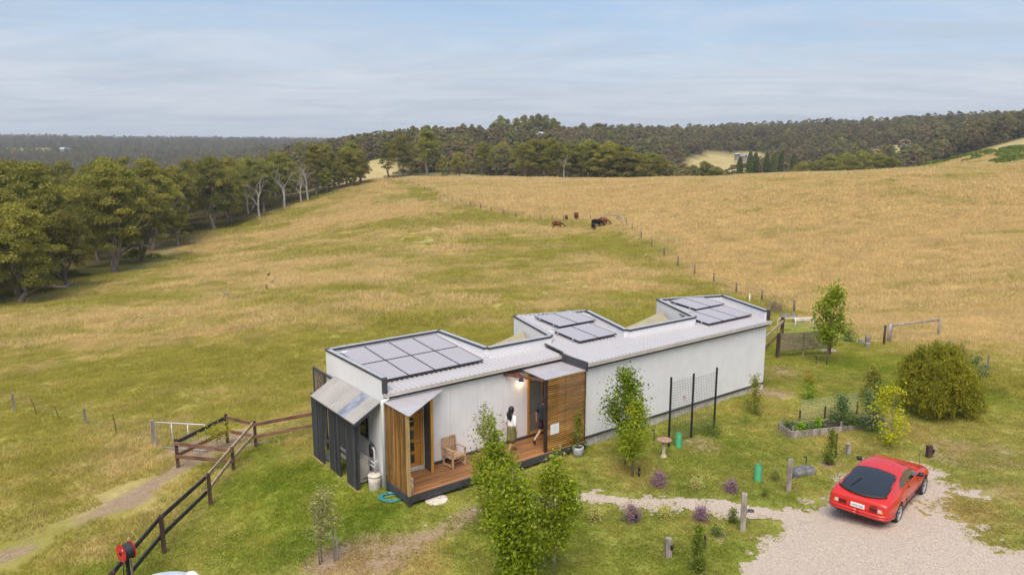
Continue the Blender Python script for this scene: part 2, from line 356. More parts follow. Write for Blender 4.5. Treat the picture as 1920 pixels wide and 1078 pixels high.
GM = bpy.data.materials.new('ground'); GM.use_nodes = True; t = GM.node_tree; b_ = t.nodes['Principled BSDF']
gc, bare, P_, nb_, nc_ = ground_colour(t, 'GEOMETRY')
nf = noise(t, P_, 14, 4, .7)
earth = mixc(t, nc_, (.36, .225, .125), (.58, .42, .27)); earth = mixc(t, math_(t, 'MULTIPLY', ramp(t, nf, .55, .75), .6), earth, (.62, .49, .36))
vs_ = nd(t, 'ShaderNodeTexVoronoi'); vs_.inputs['Scale'].default_value = 26; lk(t, P_, vs_.inputs['Vector']); ve = nd(t, 'ShaderNodeSeparateColor'); lk(t, vs_.outputs['Color'], ve.inputs[0])
earth = mixc(t, math_(t, 'MULTIPLY', ramp(t, ve.outputs[0], .5, .85), .45), earth, (.62, .47, .34)); earth = mixc(t, math_(t, 'MULTIPLY', ramp(t, ve.outputs[1], .7, .9), .5), earth, (.22, .16, .12))
bm_ = ramp(t, math_(t, 'ADD', bare, math_(t, 'MULTIPLY', math_(t, 'SUBTRACT', nf, .5), .55)), .34, .62)
gcol_ = mixc(t, bm_, gc, earth)
dk = nd(t, 'ShaderNodeHueSaturation'); lk(t, gcol_, dk.inputs['Color']); lk(t, math_(t, 'ADD', math_(t, 'MULTIPLY', nf, .45), .50), dk.inputs['Value'])
lk(t, dk.outputs[0], b_.inputs['Base Color']); b_.inputs['Roughness'].default_value = .95; b_.inputs['Specular IOR Level'].default_value = .1
bp = nd(t, 'ShaderNodeBump'); bp.inputs['Strength'].default_value = .55; bp.inputs['Distance'].default_value = .12
lk(t, math_(t, 'ADD', noise(t, P_, 4, 5, .7), math_(t, 'MULTIPLY', nf, .4)), bp.inputs['Height']); lk(t, bp.outputs[0], b_.inputs['Normal'])

def axis(a, b, s, lo, hi, g=1.05):
    m = list(np.arange(a, b+1e-6, s)); st = s
    while m[-1] < hi: st *= g; m.append(m[-1]+st)
    st = s; l = []; c = a
    while c > lo: st *= g; c -= st; l.append(c)
    return np.array(l[::-1]+m)
GX = axis(-22, 26, .5, -3300, 3300); GY = axis(13, 48, .5, -600, 3600)
XX, YY = np.meshgrid(GX, GY); ZZ = hz(XX, YY)
nx, ny = len(GX), len(GY); ii = np.arange(nx*ny).reshape(ny, nx)
fc = np.stack([ii[:-1, :-1], ii[:-1, 1:], ii[1:, 1:], ii[1:, :-1]], -1).reshape(-1, 4)
gme = npmesh('ground', np.stack([XX, YY, ZZ], -1).reshape(-1, 3), fc, GM, True)
vcol(gme, 'mk', masks(XX.ravel(), YY.ravel()))
tag(link('ground', gme), kind='structure', label='grassy hillside paddocks, house yard and hills out to the horizon')
def gmz(x, y):
    """height of the ground mesh itself (bilinear on its grid)"""
    x = np.asarray(x, float); y = np.asarray(y, float)
    i = np.clip(np.searchsorted(GX, x)-1, 0, nx-2); j = np.clip(np.searchsorted(GY, y)-1, 0, ny-2)
    fx = (x-GX[i])/(GX[i+1]-GX[i]); fy = (y-GY[j])/(GY[j+1]-GY[j])
    return (ZZ[j, i]*(1-fx)+ZZ[j, i+1]*fx)*(1-fy)+(ZZ[j+1, i]*(1-fx)+ZZ[j+1, i+1]*fx)*fy

# gravel sheets, ragged where grass grows in
gravm = bpy.data.materials.new('gravel'); gravm.use_nodes = True; t = gravm.node_tree; b_ = t.nodes['Principled BSDF']
geo = nd(t, 'ShaderNodeNewGeometry'); P_ = geo.outputs['Position']
vo = nd(t, 'ShaderNodeTexVoronoi'); vo.inputs['Scale'].default_value = 42; lk(t, P_, vo.inputs['Vector'])
spv = nd(t, 'ShaderNodeSeparateColor'); lk(t, vo.outputs['Color'], spv.inputs[0])
st_ = mixc(t, spv.outputs[0], (.41, .31, .235), (.64, .525, .415)); st_ = mixc(t, ramp(t, spv.outputs[1], .78, .9), st_, (.36, .30, .27))
st_ = mixc(t, math_(t, 'MULTIPLY', ramp(t, noise(t, P_, .8, 5, .6), .45, .7), .4), st_, (.47, .39, .31))
lk(t, st_, b_.inputs['Base Color']); b_.inputs['Roughness'].default_value = .9
bp = nd(t, 'ShaderNodeBump'); bp.inputs['Strength'].default_value = .6; bp.inputs['Distance'].default_value = .02; bp.invert = True
lk(t, vo.outputs['Distance'], bp.inputs['Height']); lk(t, bp.outputs[0], b_.inputs['Normal'])
def sheet(name, sdf, x0, x1, y0, y1, s, rag, lift, label):
    xs = np.arange(x0, x1, s); ys = np.arange(y0, y1, s); X, Y = np.meshgrid(xs, ys)
    jx = (fbm(X*3.1, Y*3.3)-.5)*s*.9; jy = (fbm(X*3.7+9, Y*2.9)-.5)*s*.9
    keep = sdf(X+s/2, Y+s/2)+rag*((fbm(X/.9, Y/.9, 5)-.5)*2.2+(fbm(X/.28+4, Y/.28, 2)-.5)*.9) < 0
    keep = keep[:-1, :-1]; Xj, Yj = X+jx, Y+jy; k = np.arange(X.size).reshape(X.shape)
    F = np.stack([k[:-1, :-1], k[:-1, 1:], k[1:, 1:], k[1:, :-1]], -1)[keep]; use, inv = np.unique(F, return_inverse=True)
    Vv = np.stack([Xj.ravel(), Yj.ravel(), gmz(Xj.ravel(), Yj.ravel())+lift], -1)[use]
    return tag(link(name, npmesh(name, Vv, inv.reshape(F.shape), gravm, True)), label, kind='structure')
SD_DRIVE = lambda x, y: polysdf(x, y, DRIVE)
SD_PATH = lambda x, y: linedist(x, y, PATH)-np.where(x < -1.2, -.12, np.where(x < 0, .2, .33))
sheet('gravel_driveway', SD_DRIVE, 6, 20, 8, 32, .09, 1.1, .012, 'pale crushed gravel driveway under the red car')
sheet('gravel_path', SD_PATH, -6, 11, 16, 30, .10, .55, .02, 'narrow gravel path crossing the lawn to the driveway')
# ------------------------------------------------------------------ the house
white = mat('panel_white', (.80, .775, .785), .55, var=.03, vscale=1.2, bump=.05, bscale=3, wear=((.76, .735, .74), .15))
roofm = mat('roof_metal', (.53, .50, .505), .45, metal=.1, var=.015, vscale=.5)
dark = mat('charcoal_steel', (.055, .055, .065), .5, var=.15, vscale=3)
gutm = mat('gutter_cream', (.62, .55, .50), .45, var=.06, vscale=2, wear=((.42, .34, .28), .4))
conc = mat('concrete', (.52, .47, .42), .9, var=.12, vscale=5, bump=.2, bscale=60, wear=((.36, .28, .2), .6))
cedar = mat('oiled_timber', (.40, .205, .055), .55, var=.28, vscale=5, stretch=(1, 1, .12), rand=.22, bump=.1, bscale=40)
cedarh = mat('oiled_timber_horizontal', (.38, .19, .05), .55, var=.28, vscale=5, stretch=(.12, 1, 1), rand=.22, bump=.1, bscale=40)
post_t = mat('pale_timber_post', (.42, .28, .12), .6, var=.2, vscale=5, stretch=(1, 1, .12), bump=.1)
cedars = mat('oiled_timber_gap_shaded', (.27, .135, .035), .55, var=.28, vscale=5, stretch=(1, 1, .12), rand=.3, bump=.1, bscale=40)  # oiled timber darkened: shade of the gaps between slats is put into their colour
deckm = mat('deck_board', (.30, .135, .05), .5, var=.2, vscale=4, stretch=(.08, 1, 1), rand=.18, bump=.08, bscale=30)
doorm = mat('door_timber', (.50, .24, .045), .42, var=.16, vscale=4, stretch=(1, 1, .15), coat=.15)
redbr = mat('stained_beam', (.16, .065, .04), .55, var=.2, vscale=6)
blackb = mat('charred_board', (.035, .035, .038), .75, var=.35, vscale=6, stretch=(1, 1, .07), bump=.35, bscale=25, wear=((.16, .155, .155), .45), rand=.2)
glassd = mat('dark_glass', (.03, .035, .04), .06, var=.05, spec=.7)
pvc = mat('white_pvc', (.74, .73, .72), .4, var=.03, vscale=3)
clearm = bpy.data.materials.new('polycarbonate'); clearm.use_nodes = True; t = clearm.node_tree; b_ = t.nodes['Principled BSDF']
b_.inputs['Base Color'].default_value = (.62, .57, .6, 1); b_.inputs['Roughness'].default_value = .22; b_.inputs['Alpha'].default_value = .66
lk(t, mixc(t, noise(t, nd(t, 'ShaderNodeTexCoord').outputs['Object'], 3, 4), (.50, .45, .47), (.74, .70, .72)), b_.inputs['Base Color'])
pvm = bpy.data.materials.new('solar_cells'); pvm.use_nodes = True; t = pvm.node_tree; b_ = t.nodes['Principled BSDF']
tcn = nd(t, 'ShaderNodeTexCoord'); sx = nd(t, 'ShaderNodeSeparateXYZ'); lk(t, tcn.outputs['Object'], sx.inputs[0])
def lines(sock, pitch, wid):
    m = math_(t, 'ABSOLUTE', math_(t, 'SUBTRACT', math_(t, 'FRACT', math_(t, 'DIVIDE', sock, pitch)), .5)); return math_(t, 'GREATER_THAN', m, .5-wid/2)
ln = math_(t, 'MAXIMUM', lines(sx.outputs[0], .1635, .06), lines(sx.outputs[1], .1635, .05)); bus = math_(t, 'MAXIMUM', ln, math_(t, 'MULTIPLY', lines(sx.outputs[0], .0327, .12), .35))
lk(t, mixc(t, math_(t, 'MULTIPLY', bus, .6), (.40, .36, .37), (.64, .59, .58)), b_.inputs['Base Color'])  # pale lilac base paints the sky's reflection onto cells that are really dark
b_.inputs['Roughness'].default_value = .38; b_.inputs['Specular IOR Level'].default_value = .5; b_.inputs['Coat Weight'].default_value = .25; b_.inputs['Coat Roughness'].default_value = .08
alu = mat('panel_frame', (.06, .06, .065), .4, metal=.5, var=.05)
steel = mat('galvanised', (.55, .55, .55), .4, metal=.5, var=.08)

house = thing('house', 'long white flat-roofed house with saw-tooth parapets and solar panels', 'house', (HO[0], HO[1], 0), HTH)
ZP = 3.87
OUT = [(-7.4,1.38),(0,1.38),(0,0),(10.95,0),(12.2,3.4),(8.85,4.65),(7.35,1.2),(3.45,1.28),(4.6,4.85),(1.3,5.95),(.33,2.4),(-2.57,2.45),(-2.57,5.75),(-7.4,5.75)]
def roofz(x, y): return (3.40+.08*(y-1.38)) if x < 0 else 3.40+.08*y
# slab
MB().prism([(-7.37,1.42),(.03,1.42),(.03,.04),(10.9,.04),(12.15,3.37),(8.87,4.58),(7.4,1.15),(3.4,1.2),(4.55,4.8),(1.33,5.9),(.38,2.35),(-2.6,2.4),(-2.6,5.7),(-7.37,5.7)], -.4, .47).build('slab', conc, house)
wall = MB().bb(-7.30,-7.06,1.50,1.56,.47,3.3).bb(-5.97,-1.55,1.50,1.56,.47,3.3).bb(-.08,0,1.5,1.56,.47,3.3).bb(0.1,10.85,.12,.18,.47,3.3).build('wall', white, house)
def panel(x0, x1, y0, y1, z0, z1, par=None):
    g = .004; return MB().bb(x0+(g if x1-x0 > .2 else 0), x1-(g if x1-x0 > .2 else 0), y0+(g if y1-y0 > .2 else 0), y1-(g if y1-y0 > .2 else 0), z0, z1).build('panel', white, par or wall)
panel(-7.4, -7.06, 1.38, 1.5, .56, 3.3); panel(-7.06, -5.97, 1.38, 1.5, 2.56, 3.3)
for k in range(4): panel(-5.97+k*1.1075, -5.97+(k+1)*1.1075, 1.38, 1.5, .56, 3.3)
panel(-1.54, -.08, 1.38, 1.5, 3.0, 3.3); panel(-.08, 0, 1.38, 1.5, .56, 3.3)
for k in range(11): panel(k*.9955, (k+1)*.9955, 0, .12, .55, 3.3)
panel(0, .1, .12, 1.38, .55, 3.3)
# the faint pressed grooves of the cladding: narrow upright strips standing 2 mm proud
gr = MB()
for k in range(40): gr.bb(.12+k*.2716, .12+k*.2716+.012, -.003, .001, .56, 3.17)
for k in range(16): gr.bb(-5.85+k*.2716, -5.85+k*.2716+.012, 1.377, 1.381, .57, 3.17)
gg_ = gr.build('cladding_groove', mat('groove', (.775, .75, .76), .6, var=.03), house); gg_['kind'] = 'stuff'
for a, b, c, d in ((-7.41, -7.06, 1.36, 1.38), (-5.97, 0, 1.36, 1.38)): MB().bb(a, b, c-.012, d, .47, .555).build('base_trim', dark, house)
MB().bb(-.01, 10.96, -.014, -.0, .47, .548).build('base_trim', dark, house)
# the other walls, each carried up as a parapet with a dark capping
par = link('parapet', None, house)
def seg_wall(p, q, z0=.0, th=.14):
    p, q = V(p), V(q); d = q-p; L = np.linalg.norm(d); d /= L; nn = np.array([-d[1], d[0]])   # inside is to the left
    for k in range(max(1, round(L/1.15))):
        n_ = max(1, round(L/1.15)); a = p+d*(L*k/n_+.003); b = p+d*(L*(k+1)/n_-.003)
        MB().prism([tuple(a), tuple(b), tuple(b+nn*th), tuple(a+nn*th)], z0, ZP-.07).build('panel', white, par)
    a, b = p-nn*.025, q-nn*.025; e = d*.02
    MB().prism([tuple(a-e), tuple(b+e), tuple(b+e+nn*(th+.05)), tuple(a-e+nn*(th+.05))], ZP-.072, ZP).build('cap', dark, par)
    a, b = p-nn*.012, q-nn*.012
    MB().prism([tuple(a), tuple(b), tuple(b+nn*(th+.012)), tuple(a+nn*(th+.012))], ZP-.01, ZP+.008).build('cap_top', steelcap, par)
steelcap = mat('cap_top', (.50, .485, .50), .4, metal=.2, var=.05)
ed = list(zip(OUT, OUT[1:]+OUT[:1]))
for i, (p, q) in enumerate(ed):
    if i in (0, 1, 2): continue
    seg_wall(p, q)
for (x, y) in ((-7.4, 1.30), (10.93, -.06)): MB().bb(x-.02, x+.12, y-.03, y+.09, 3.36 if x < 0 else 3.40, ZP+.012).build('cap_end', dark, house)
# roofs: ribbed sheets
def scan(poly, x):
    ys = []
    for (ax, ay), (bx, by) in zip(poly, poly[1:]+poly[:1]):
        if (ax > x) != (bx > x): ys.append(ay+(x-ax)/(bx-ax)*(by-ay))
    return sorted(ys)
RL = [(-7.28,1.2),(0.03,1.2),(0.03,2.36),(-2.70,2.36),(-2.70,5.62),(-7.28,5.62)]
RR = [(.0,-.16),(10.84,-.16),(12.02,3.34),(8.92,4.48),(7.42,1.07),(3.34,1.13),(4.44,4.76),(1.38,5.78),(.46,2.3),(.0,2.3)]
for poly, zf in ((RL, lambda x, y: 3.40+.08*(y-1.38)), (RR, lambda x, y: 3.41+.08*y)):
    m = MB().prism(poly, lambda x, y: zf(x, y)-.03, zf); x0 = min(p[0] for p in poly); x1 = max(p[0] for p in poly); x = x0+.07
    while x < x1-.03:
        ys = scan(poly, x)
        for a, b in zip(ys[::2], ys[1::2]):
            P = [(x+dx, yy, zf(x, yy)+dz) for yy in (a+.005, b-.005) for dx, dz in ((-.034, -.01), (-.018, .036), (.018, .036), (.034, -.01))]
            m.add(P, [(0,1,2,3),(7,6,5,4),(0,4,5,1),(1,5,6,2),(2,6,7,3)])
        x += .19
    ro = m.build('roof', roofm, house)
MB().bar((.02, 1.2, 3.49), (.02, 2.3, 3.60), .06, .05).build('flashing', dark, house)
# fascia, gutters
MB().bb(-7.36, 0, 1.30, 1.375, 3.16, 3.33).build('fascia', dark, house)
MB().bb(-.06, 10.96, -.085, -.008, 3.16, 3.34).build('fascia', dark, house)
MB().bb(-.075, -.062, -.17, 1.30, 3.12, 3.48).bb(-.062,.0,-.19,-.168,3.12,3.46).build('fascia', dark, house)
def gutter(x0, x1, y1, z):
    m = MB().bb(x0, x1, y1-.13, y1-.118, z, z+.115).bb(x0, x1, y1-.012, y1, z, z+.115).bb(x0, x1, y1-.118, y1-.012, z, z+.012).bb(x0, x0+.01, y1-.118, y1-.012, z+.012, z+.115).bb(x1-.01, x1, y1-.118, y1-.012, z+.012, z+.115).bb(x0, x1, y1-.142, y1-.13, z+.09, z+.12)
    return m.build('gutter', gutm, house)
gutter(-7.42, .04, 1.298, 3.28); gutter(.01, 11.02, -.088, 3.28)
MB().tube([(-7.30,1.24,3.28),(-7.30,1.24,3.20),(-7.40,1.26,3.16),(-7.46,1.27,3.14),(-7.47,1.27,3.05),(-7.47,1.27,.2)], .055, 10).build('downpipe', pvc, house, True)
MB().bb(-7.30, -5.35, 1.30, 1.376, 3.125, 3.155).build('flashing', pvc, house)
MB().tube([(-7.33,1.32,3.1),(-7.33,1.32,.25)], .035, 8).build('downpipe', pvc, house, True)
MB().tube([(11.0,-.14,3.28),(11.06,-.1,3.2),(11.06,-.05,3.1)], .05, 8).build('downpipe', pvc, house, True)
# solar panels
def solar():
    f = MB(); W, D = 1.0, 1.64
    for a in ((-W/2, -W/2+.02, -D/2, D/2), (W/2-.02, W/2, -D/2, D/2), (-W/2+.02, W/2-.02, -D/2, -D/2+.02), (-W/2+.02, W/2-.02, D/2-.02, D/2)): f.bb(a[0], a[1], a[2], a[3], -.02, .02)
    c = MB().bb(-W/2+.02, W/2-.02, -D/2+.02, D/2-.02, -.012, .016)
    k = MB()
    for yy in (-.45, .45): k.bb(-W/2-.02, W/2+.02, yy-.02, yy+.02, -.075, -.021)
    for xx in (-W/2-.004, W/2+.004):
        for yy in (-.45, .45): k.bb(xx-.012, xx+.012, yy-.03, yy+.03, -.03, .03)
    return f.mesh('solar_panel', alu), c.mesh('cells', pvm), k.mesh('mount', steel)
sf, sc_, sk = solar()
def put_panel(x, y, sec):
    z = (3.40+.08*(y-1.38) if sec == 0 else 3.41+.08*y)+.125
    o = link('solar_panel', sf, house, (x, y, z), (math.atan(.08), 0, 0)); link('cells', sc_, o); link('mount', sk, o)
for i in range(4):
    for j in range(2): put_panel(-6.62+i*1.012, 2.78+j*1.665, 0)
for i in range(2): put_panel(2.18+i*1.012, 4.18, 1); put_panel(1.63+i*1.012, 2.36, 1)
for i in range(2): put_panel(9.50+i*1.012, 3.2, 1)
for i in range(3): put_panel(8.16+i*1.012, 1.42, 1)
# roof bits: isolator boxes
for x, y, zz in ((-7.12, 5.0, 3.72), (.92, 3.0, 3.66)):
    MB().bb(x, x+.22, y, y+.16, zz-.02, zz+.12).bb(x-.2, x+.3, y+.05, y+.12, zz+.12, zz+.14).build('roof_vent', pvc, house)
# front door
door = MB().bb(-6.92, -6.08, 1.40, 1.445, .60, 2.50).build('door', doorm, house)
for z in (.74, 1.16, 1.58, 2.02): MB().bb(-6.70, -6.30, 1.385, 1.402, z, z+.29).build('pane', glassd, door)
MB().tube([(-6.14,1.40,1.5),(-6.14,1.33,1.5),(-6.27,1.33,1.5)], .013, 8).build('handle', steel, door, True)
MB().bb(-6.56,-6.33,1.372,1.384,2.19,2.23).build('mail_slot', post_t, door)
MB().bb(-7.02, -6.93, 1.34, 1.46, .58, 2.56).bb(-6.07, -5.97, 1.34, 1.46, .58, 2.56).bb(-6.93, -6.07, 1.34, 1.46, 2.505, 2.56).build('door_frame', doorm, house)
MB().bb(-7.05, -5.97, 1.30, 1.50, .47, .58).build('door_sill', conc, house)
# entry glazing with the room behind it
fr = MB().bb(-1.54, -1.46, 1.33, 1.5, .56, 3.0).bb(-.16, -.08, 1.33, 1.5, .56, 3.0).bb(-1.46, -.16, 1.33, 1.5, 2.92, 3.0).bb(-1.46, -.16, 1.33, 1.5, .56, .62).bb(-.86, -.80, 1.38, 1.46, .62, 2.92).build('door_frame', doorm, house)
gl = bpy.data.materials.new('clear_glass'); gl.use_nodes = True; t = gl.node_tree; b_ = t.nodes['Principled BSDF']
b_.inputs['Base Color'].default_value = (.35, .38, .38, 1); b_.inputs['Roughness'].default_value = .03; b_.inputs['Alpha'].default_value = .28
MB().bb(-1.46, -.86, 1.40, 1.41, .62, 2.92).build('pane', gl, fr)
room = mat('room_plaster', (.42, .40, .36), .9, var=.05); rug = mat('room_floor', (.25, .23, .19), .7, var=.2)
MB().bb(-2.4, .3, 1.57, 2.3, .475, .50).build('room_floor', rug, house)
MB().bb(-2.4, .3, 2.26, 2.3, .5, 3.3).bb(-2.42, -2.40, 1.57, 2.3, .5, 3.3).bb(-2.4, .3, 1.57, 2.26, 3.25, 3.3).build('room_wall', room, house)
MB().bb(-1.30, -1.12, 1.9, 2.1, .5, 2.3).bb(-1.0, -.3, 1.95, 2.25, .5, 1.1).build('cupboard', doorm, house)
# deck
deck = link('deck', None, house)
wd = 1.50/10
for k in range(10):
    cuts = [-7.38]+sorted(random.sample([-6.1, -4.9, -3.7, -2.5, -1.3], 2))+[-.02]
    for a, b in zip(cuts[:-1], cuts[1:]):
        MB().bb(a+.002, b-.002, -.14+k*wd+.003, -.14+(k+1)*wd-.003, .42, .45).build('plank', deckm, deck)
MB().bb(-7.44, 0.0, -.20, -.145, .22, .445).bb(-7.44, -7.385, -.145, 1.34, .22, .445).bb(-7.38, -.05, 1.30, 1.36, .24, .418).bb(-7.38,-.05,.55,.62,.24,.418).bb(-.055,0,-.145,-.02,.22,.445).build('edge_beam', dark, deck)
for x in (-7.36, -5.5, -3.6, -1.9, -.2):
    for y in (-.16, 1.22): MB().bb(x-.05, x+.05, y-.03, y+.07, -.3, .235).build('leg', dark, deck)
# slatted screen at the front door (upright slats) with its triangular roof
s1 = link('slat_screen', None, house)
MB().bb(-7.425, -7.335, -.19, -.10, .45, 3.10).build('post', post_t, s1)
for k in range(14): MB().bb(-7.39, -7.368, -.06+k*.099, -.06+k*.099+.052, .452, 3.06).build('slat', cedars, s1)
MB().bb(-7.343,-7.32,-.10,1.30,.9,.95).bb(-7.343,-7.32,-.10,1.30,2.5,2.55).bb(-7.41,-7.35,-.10,1.32,3.062,3.10).build('rail', post_t, s1)
c1 = MB().prism([(-7.46,-.32),(-7.40,-.36),(-5.30,1.14),(-5.33,1.36),(-7.46,1.36)], 3.118, 3.132).build('canopy', clearm, house)
MB().bar((-7.38,-.24,3.09),(-5.36,1.24,3.09), .05, .05).bar((-7.38,1.33,3.09),(-5.36,1.33,3.09), .05, .05).bar((-6.7,.28,3.09),(-6.7,1.3,3.09),.04,.045).bar((-6.05,.76,3.09),(-6.05,1.3,3.09),.04,.045).build('rafter', post_t, c1)
fin = MB().bb(-5.93, -5.88, .92, 1.36, .452, 3.06).build('fin_panel', dark, house)
MB().bb(-5.95, -5.86, .87, .92, .452, 3.06).build('edge_batten', doorm, fin)
# slatted screen at the entry (level slats)
s2 = link('slat_screen', None, house)
for a, b in ((-1.90, -1.80), (-.035, -.005)): MB().bb(a, b, -.11, -.01, .2, 3.13).build('post', mat('dark_stain', (.035,.022,.02), .6, var=.2), s2)
for k in range(33): MB().bb(-1.797, -.038, -.10, -.055, .50+k*.0795, .542+k*.0795).build('slat', cedarh, s2)
MB().bb(-.94, -.90, -.053, -.03, .45, 3.1).build('batten', cedar, s2)
MB().bb(-1.8,-.04,-.14,.0,3.10,3.14).build('rail', cedarh, s2)
c2 = MB().prism([(-1.95,-.16),(-.08,-.16),(-.08,1.36),(-1.86,1.36)], 3.150, 3.162).build('canopy', clearm, house)
MB().bar((-2.62,1.36,3.10),(-1.86,-.08,3.10), .05, .09).bar((-1.9,-.06,3.10),(-.1,-.06,3.10),.03,.05).bar((-2.2,1.3,3.1),(-2.2,.7,3.1),.04,.07).bar((-1.3,-.05,3.11),(-1.3,1.36,3.11),.04,.06).bar((-.6,-.05,3.11),(-.6,1.36,3.11),.04,.06).bar((-2.62,1.33,3.1),(-.1,1.33,3.1),.04,.07).build('rafter', redbr, c2)
# sheltered service bay on the left end
lt = link('lean_to_roof', None, house)
def lean(n0, n1, m_, rib=True):
    mm = MB(); zt, zb, ut, ub = 3.02, 2.50, -7.43, -8.36
    mm.add([(ut,n0,zt),(ut,n1,zt),(ub,n1,zb),(ub,n0,zb),(ut,n0,zt-.012),(ut,n1,zt-.012),(ub,n1,zb-.012),(ub,n0,zb-.012)], [(0,1,2,3),(7,6,5,4),(0,4,5,1),(1,5,6,2),(2,6,7,3),(3,7,4,0)])
    y = n0+.04
    while y < n1-.02:
        mm.add([(ut,y-.03,zt-.004),(ut,y-.014,zt+.032),(ut,y+.014,zt+.032),(ut,y+.03,zt-.004),(ub,y-.03,zb-.004),(ub,y-.014,zb+.032),(ub,y+.014,zb+.032),(ub,y+.03,zb-.004)], [(3,2,1,0),(4,5,6,7),(0,1,5,4),(1,2,6,5),(2,3,7,6)]); y += .12
    return mm.build('roof_sheet', m_, lt)
leanm = mat('lean_to_metal', (.40, .37, .345), .5, metal=.1, var=.06, vscale=1.5)
lean(1.56, 2.28, leanm); lean(2.82, 3.55, leanm); lean(3.555, 4.27, leanm); lean(4.275, 5.02, leanm)
bluec = mat('clear_sheet', (.27, .28, .34), .12, var=.2, vscale=3, spec=.6); lean(2.285, 2.815, bluec)
MB().bar((-7.44,1.55,2.95),(-8.34,1.55,2.44),.04,.10).bar((-7.44,5.0,2.95),(-8.34,5.0,2.44),.04,.10).bar((-8.30,1.58,2.45),(-8.30,5.02,2.45),.05,.09).bar((-7.45,1.58,2.95),(-7.45,5.02,2.95),.04,.09).build('frame', dark, lt)
bs = link('board_screen', None, house)
for n0, n1, z0, z1 in ((4.98,5.46,.03,2.44),(4.50,4.93,.0,2.44),(4.14,4.47,1.3,2.44),(3.42,4.0,-.02,2.44),(3.16,3.39,.0,2.44),(2.70,3.11,1.22,2.44),(1.90,2.66,-.02,2.44)):
    MB().bb(-8.165, -8.13, n0, n1, z0, z1).build('board', blackb, bs)
MB().bb(-8.125, -8.08, 1.92, 5.44, .95, 1.03).bb(-8.125,-8.08,1.92,5.44,2.2,2.28).bb(-8.12, -8.03, 5.36, 5.45, 0, 2.44).bb(-8.12,-8.03,1.92,2.0,0,2.44).build('rail', dark, bs)
MB().bb(-8.22, -8.17, 1.85, 5.5, -.1, .07).bb(-8.17,-7.45,1.80,1.85,-.1,.07).build('edging', post_t, bs)
MB().bb(-8.12, -7.42, 1.86, 5.5, -.2, .06).build('pad', conc, bs)
s3 = link('batten_screen', None, house)
MB().bb(-7.50, -7.43, 5.0, 6.82, 2.88, 2.96).bb(-7.50, -7.43, 6.75, 6.82, -.4, 2.88).bb(-7.50, -7.43, 5.78, 5.84, -.2, 2.88).build('frame', dark, s3)
for k in range(11): MB().bb(-7.485, -7.45, 5.87+k*.08, 5.87+k*.08+.045, .1, 2.88).build('slat', mat('grey_batten', (.20, .15, .10), .7, var=.25, rand=.2), s3)
win = MB().bb(-7.44, -7.40, 2.38, 3.05, 1.45, 2.6).build('window', mat('window_frame', (.35,.36,.36), .4), house)
MB().bb(-7.452, -7.441, 2.45, 2.98, 1.52, 2.53).build('pane', glassd, win)
# wall lamp, lit
lampo = MB().lathe([(.0,.10),(.05,.095),(.085,.06),(.10,0),(.098,-.002),(.06,-.0)], 14, (-1.88,1.30,2.72)).bb(-1.93,-1.83,1.33,1.378,2.70,2.78).build('wall_lamp', mat('lamp_shell', (.05,.04,.035), .4), house, True)
em = bpy.data.materials.new('lamp_glow'); em.use_nodes = True; eb = em.node_tree.nodes['Principled BSDF']; eb.inputs['Emission Color'].default_value = (1,.62,.3,1); eb.inputs['Emission Strength'].default_value = 14
MB().lathe([(.0,-.03),(.05,-.025),(.055,-.004),(.0,-.003)], 10, (-1.88,1.30,2.72)).build('bulb', em, lampo, True)
pl = bpy.data.lights.new('lamp_light', 'POINT'); pl.energy = 1.7; pl.color = (1,.66,.38); pl.shadow_soft_size = .04
link('lamp_light', pl, house, (-1.88, 1.24, 2.63))
# tap on the right wall
MB().tube([(5.5,0,.98),(5.5,-.1,.98),(5.5,-.12,.92)], .018, 8).tube([(5.5,-.1,.98),(5.5,-.1,1.05)], .008, 6).bb(5.46,5.54,-.11,-.09,1.05,1.065).build('tap', mat('tap_red', (.45,.09,.06), .5), house)
# ------------------------------------------------------------------ grass
def grass_mat():
    m = bpy.data.materials.new('grass_blade'); m.use_nodes = True; t = m.node_tree; t.nodes.clear()
    c, bare, P, nb, nc = ground_colour(t, 'INSTANCER')
    at2 = nd(t, 'ShaderNodeAttribute'); at2.attribute_name = 'tone'
    hs = nd(t, 'ShaderNodeHueSaturation'); lk(t, c, hs.inputs['Color']); lk(t, math_(t, 'ADD', math_(t, 'MULTIPLY', at2.outputs['Fac'], .5), .98), hs.inputs['Value'])
    d = nd(t, 'ShaderNodeBsdfDiffuse'); tr = nd(t, 'ShaderNodeBsdfTranslucent'); mx = nd(t, 'ShaderNodeMixShader'); mx.inputs[0].default_value = .5
    lk(t, hs.outputs[0], d.inputs[0]); lk(t, hs.outputs[0], tr.inputs[0]); lk(t, d.outputs[0], mx.inputs[1]); lk(t, tr.outputs[0], mx.inputs[2])
    o = nd(t, 'ShaderNodeOutputMaterial'); lk(t, mx.outputs[0], o.inputs[0]); return m
GRM = grass_mat()
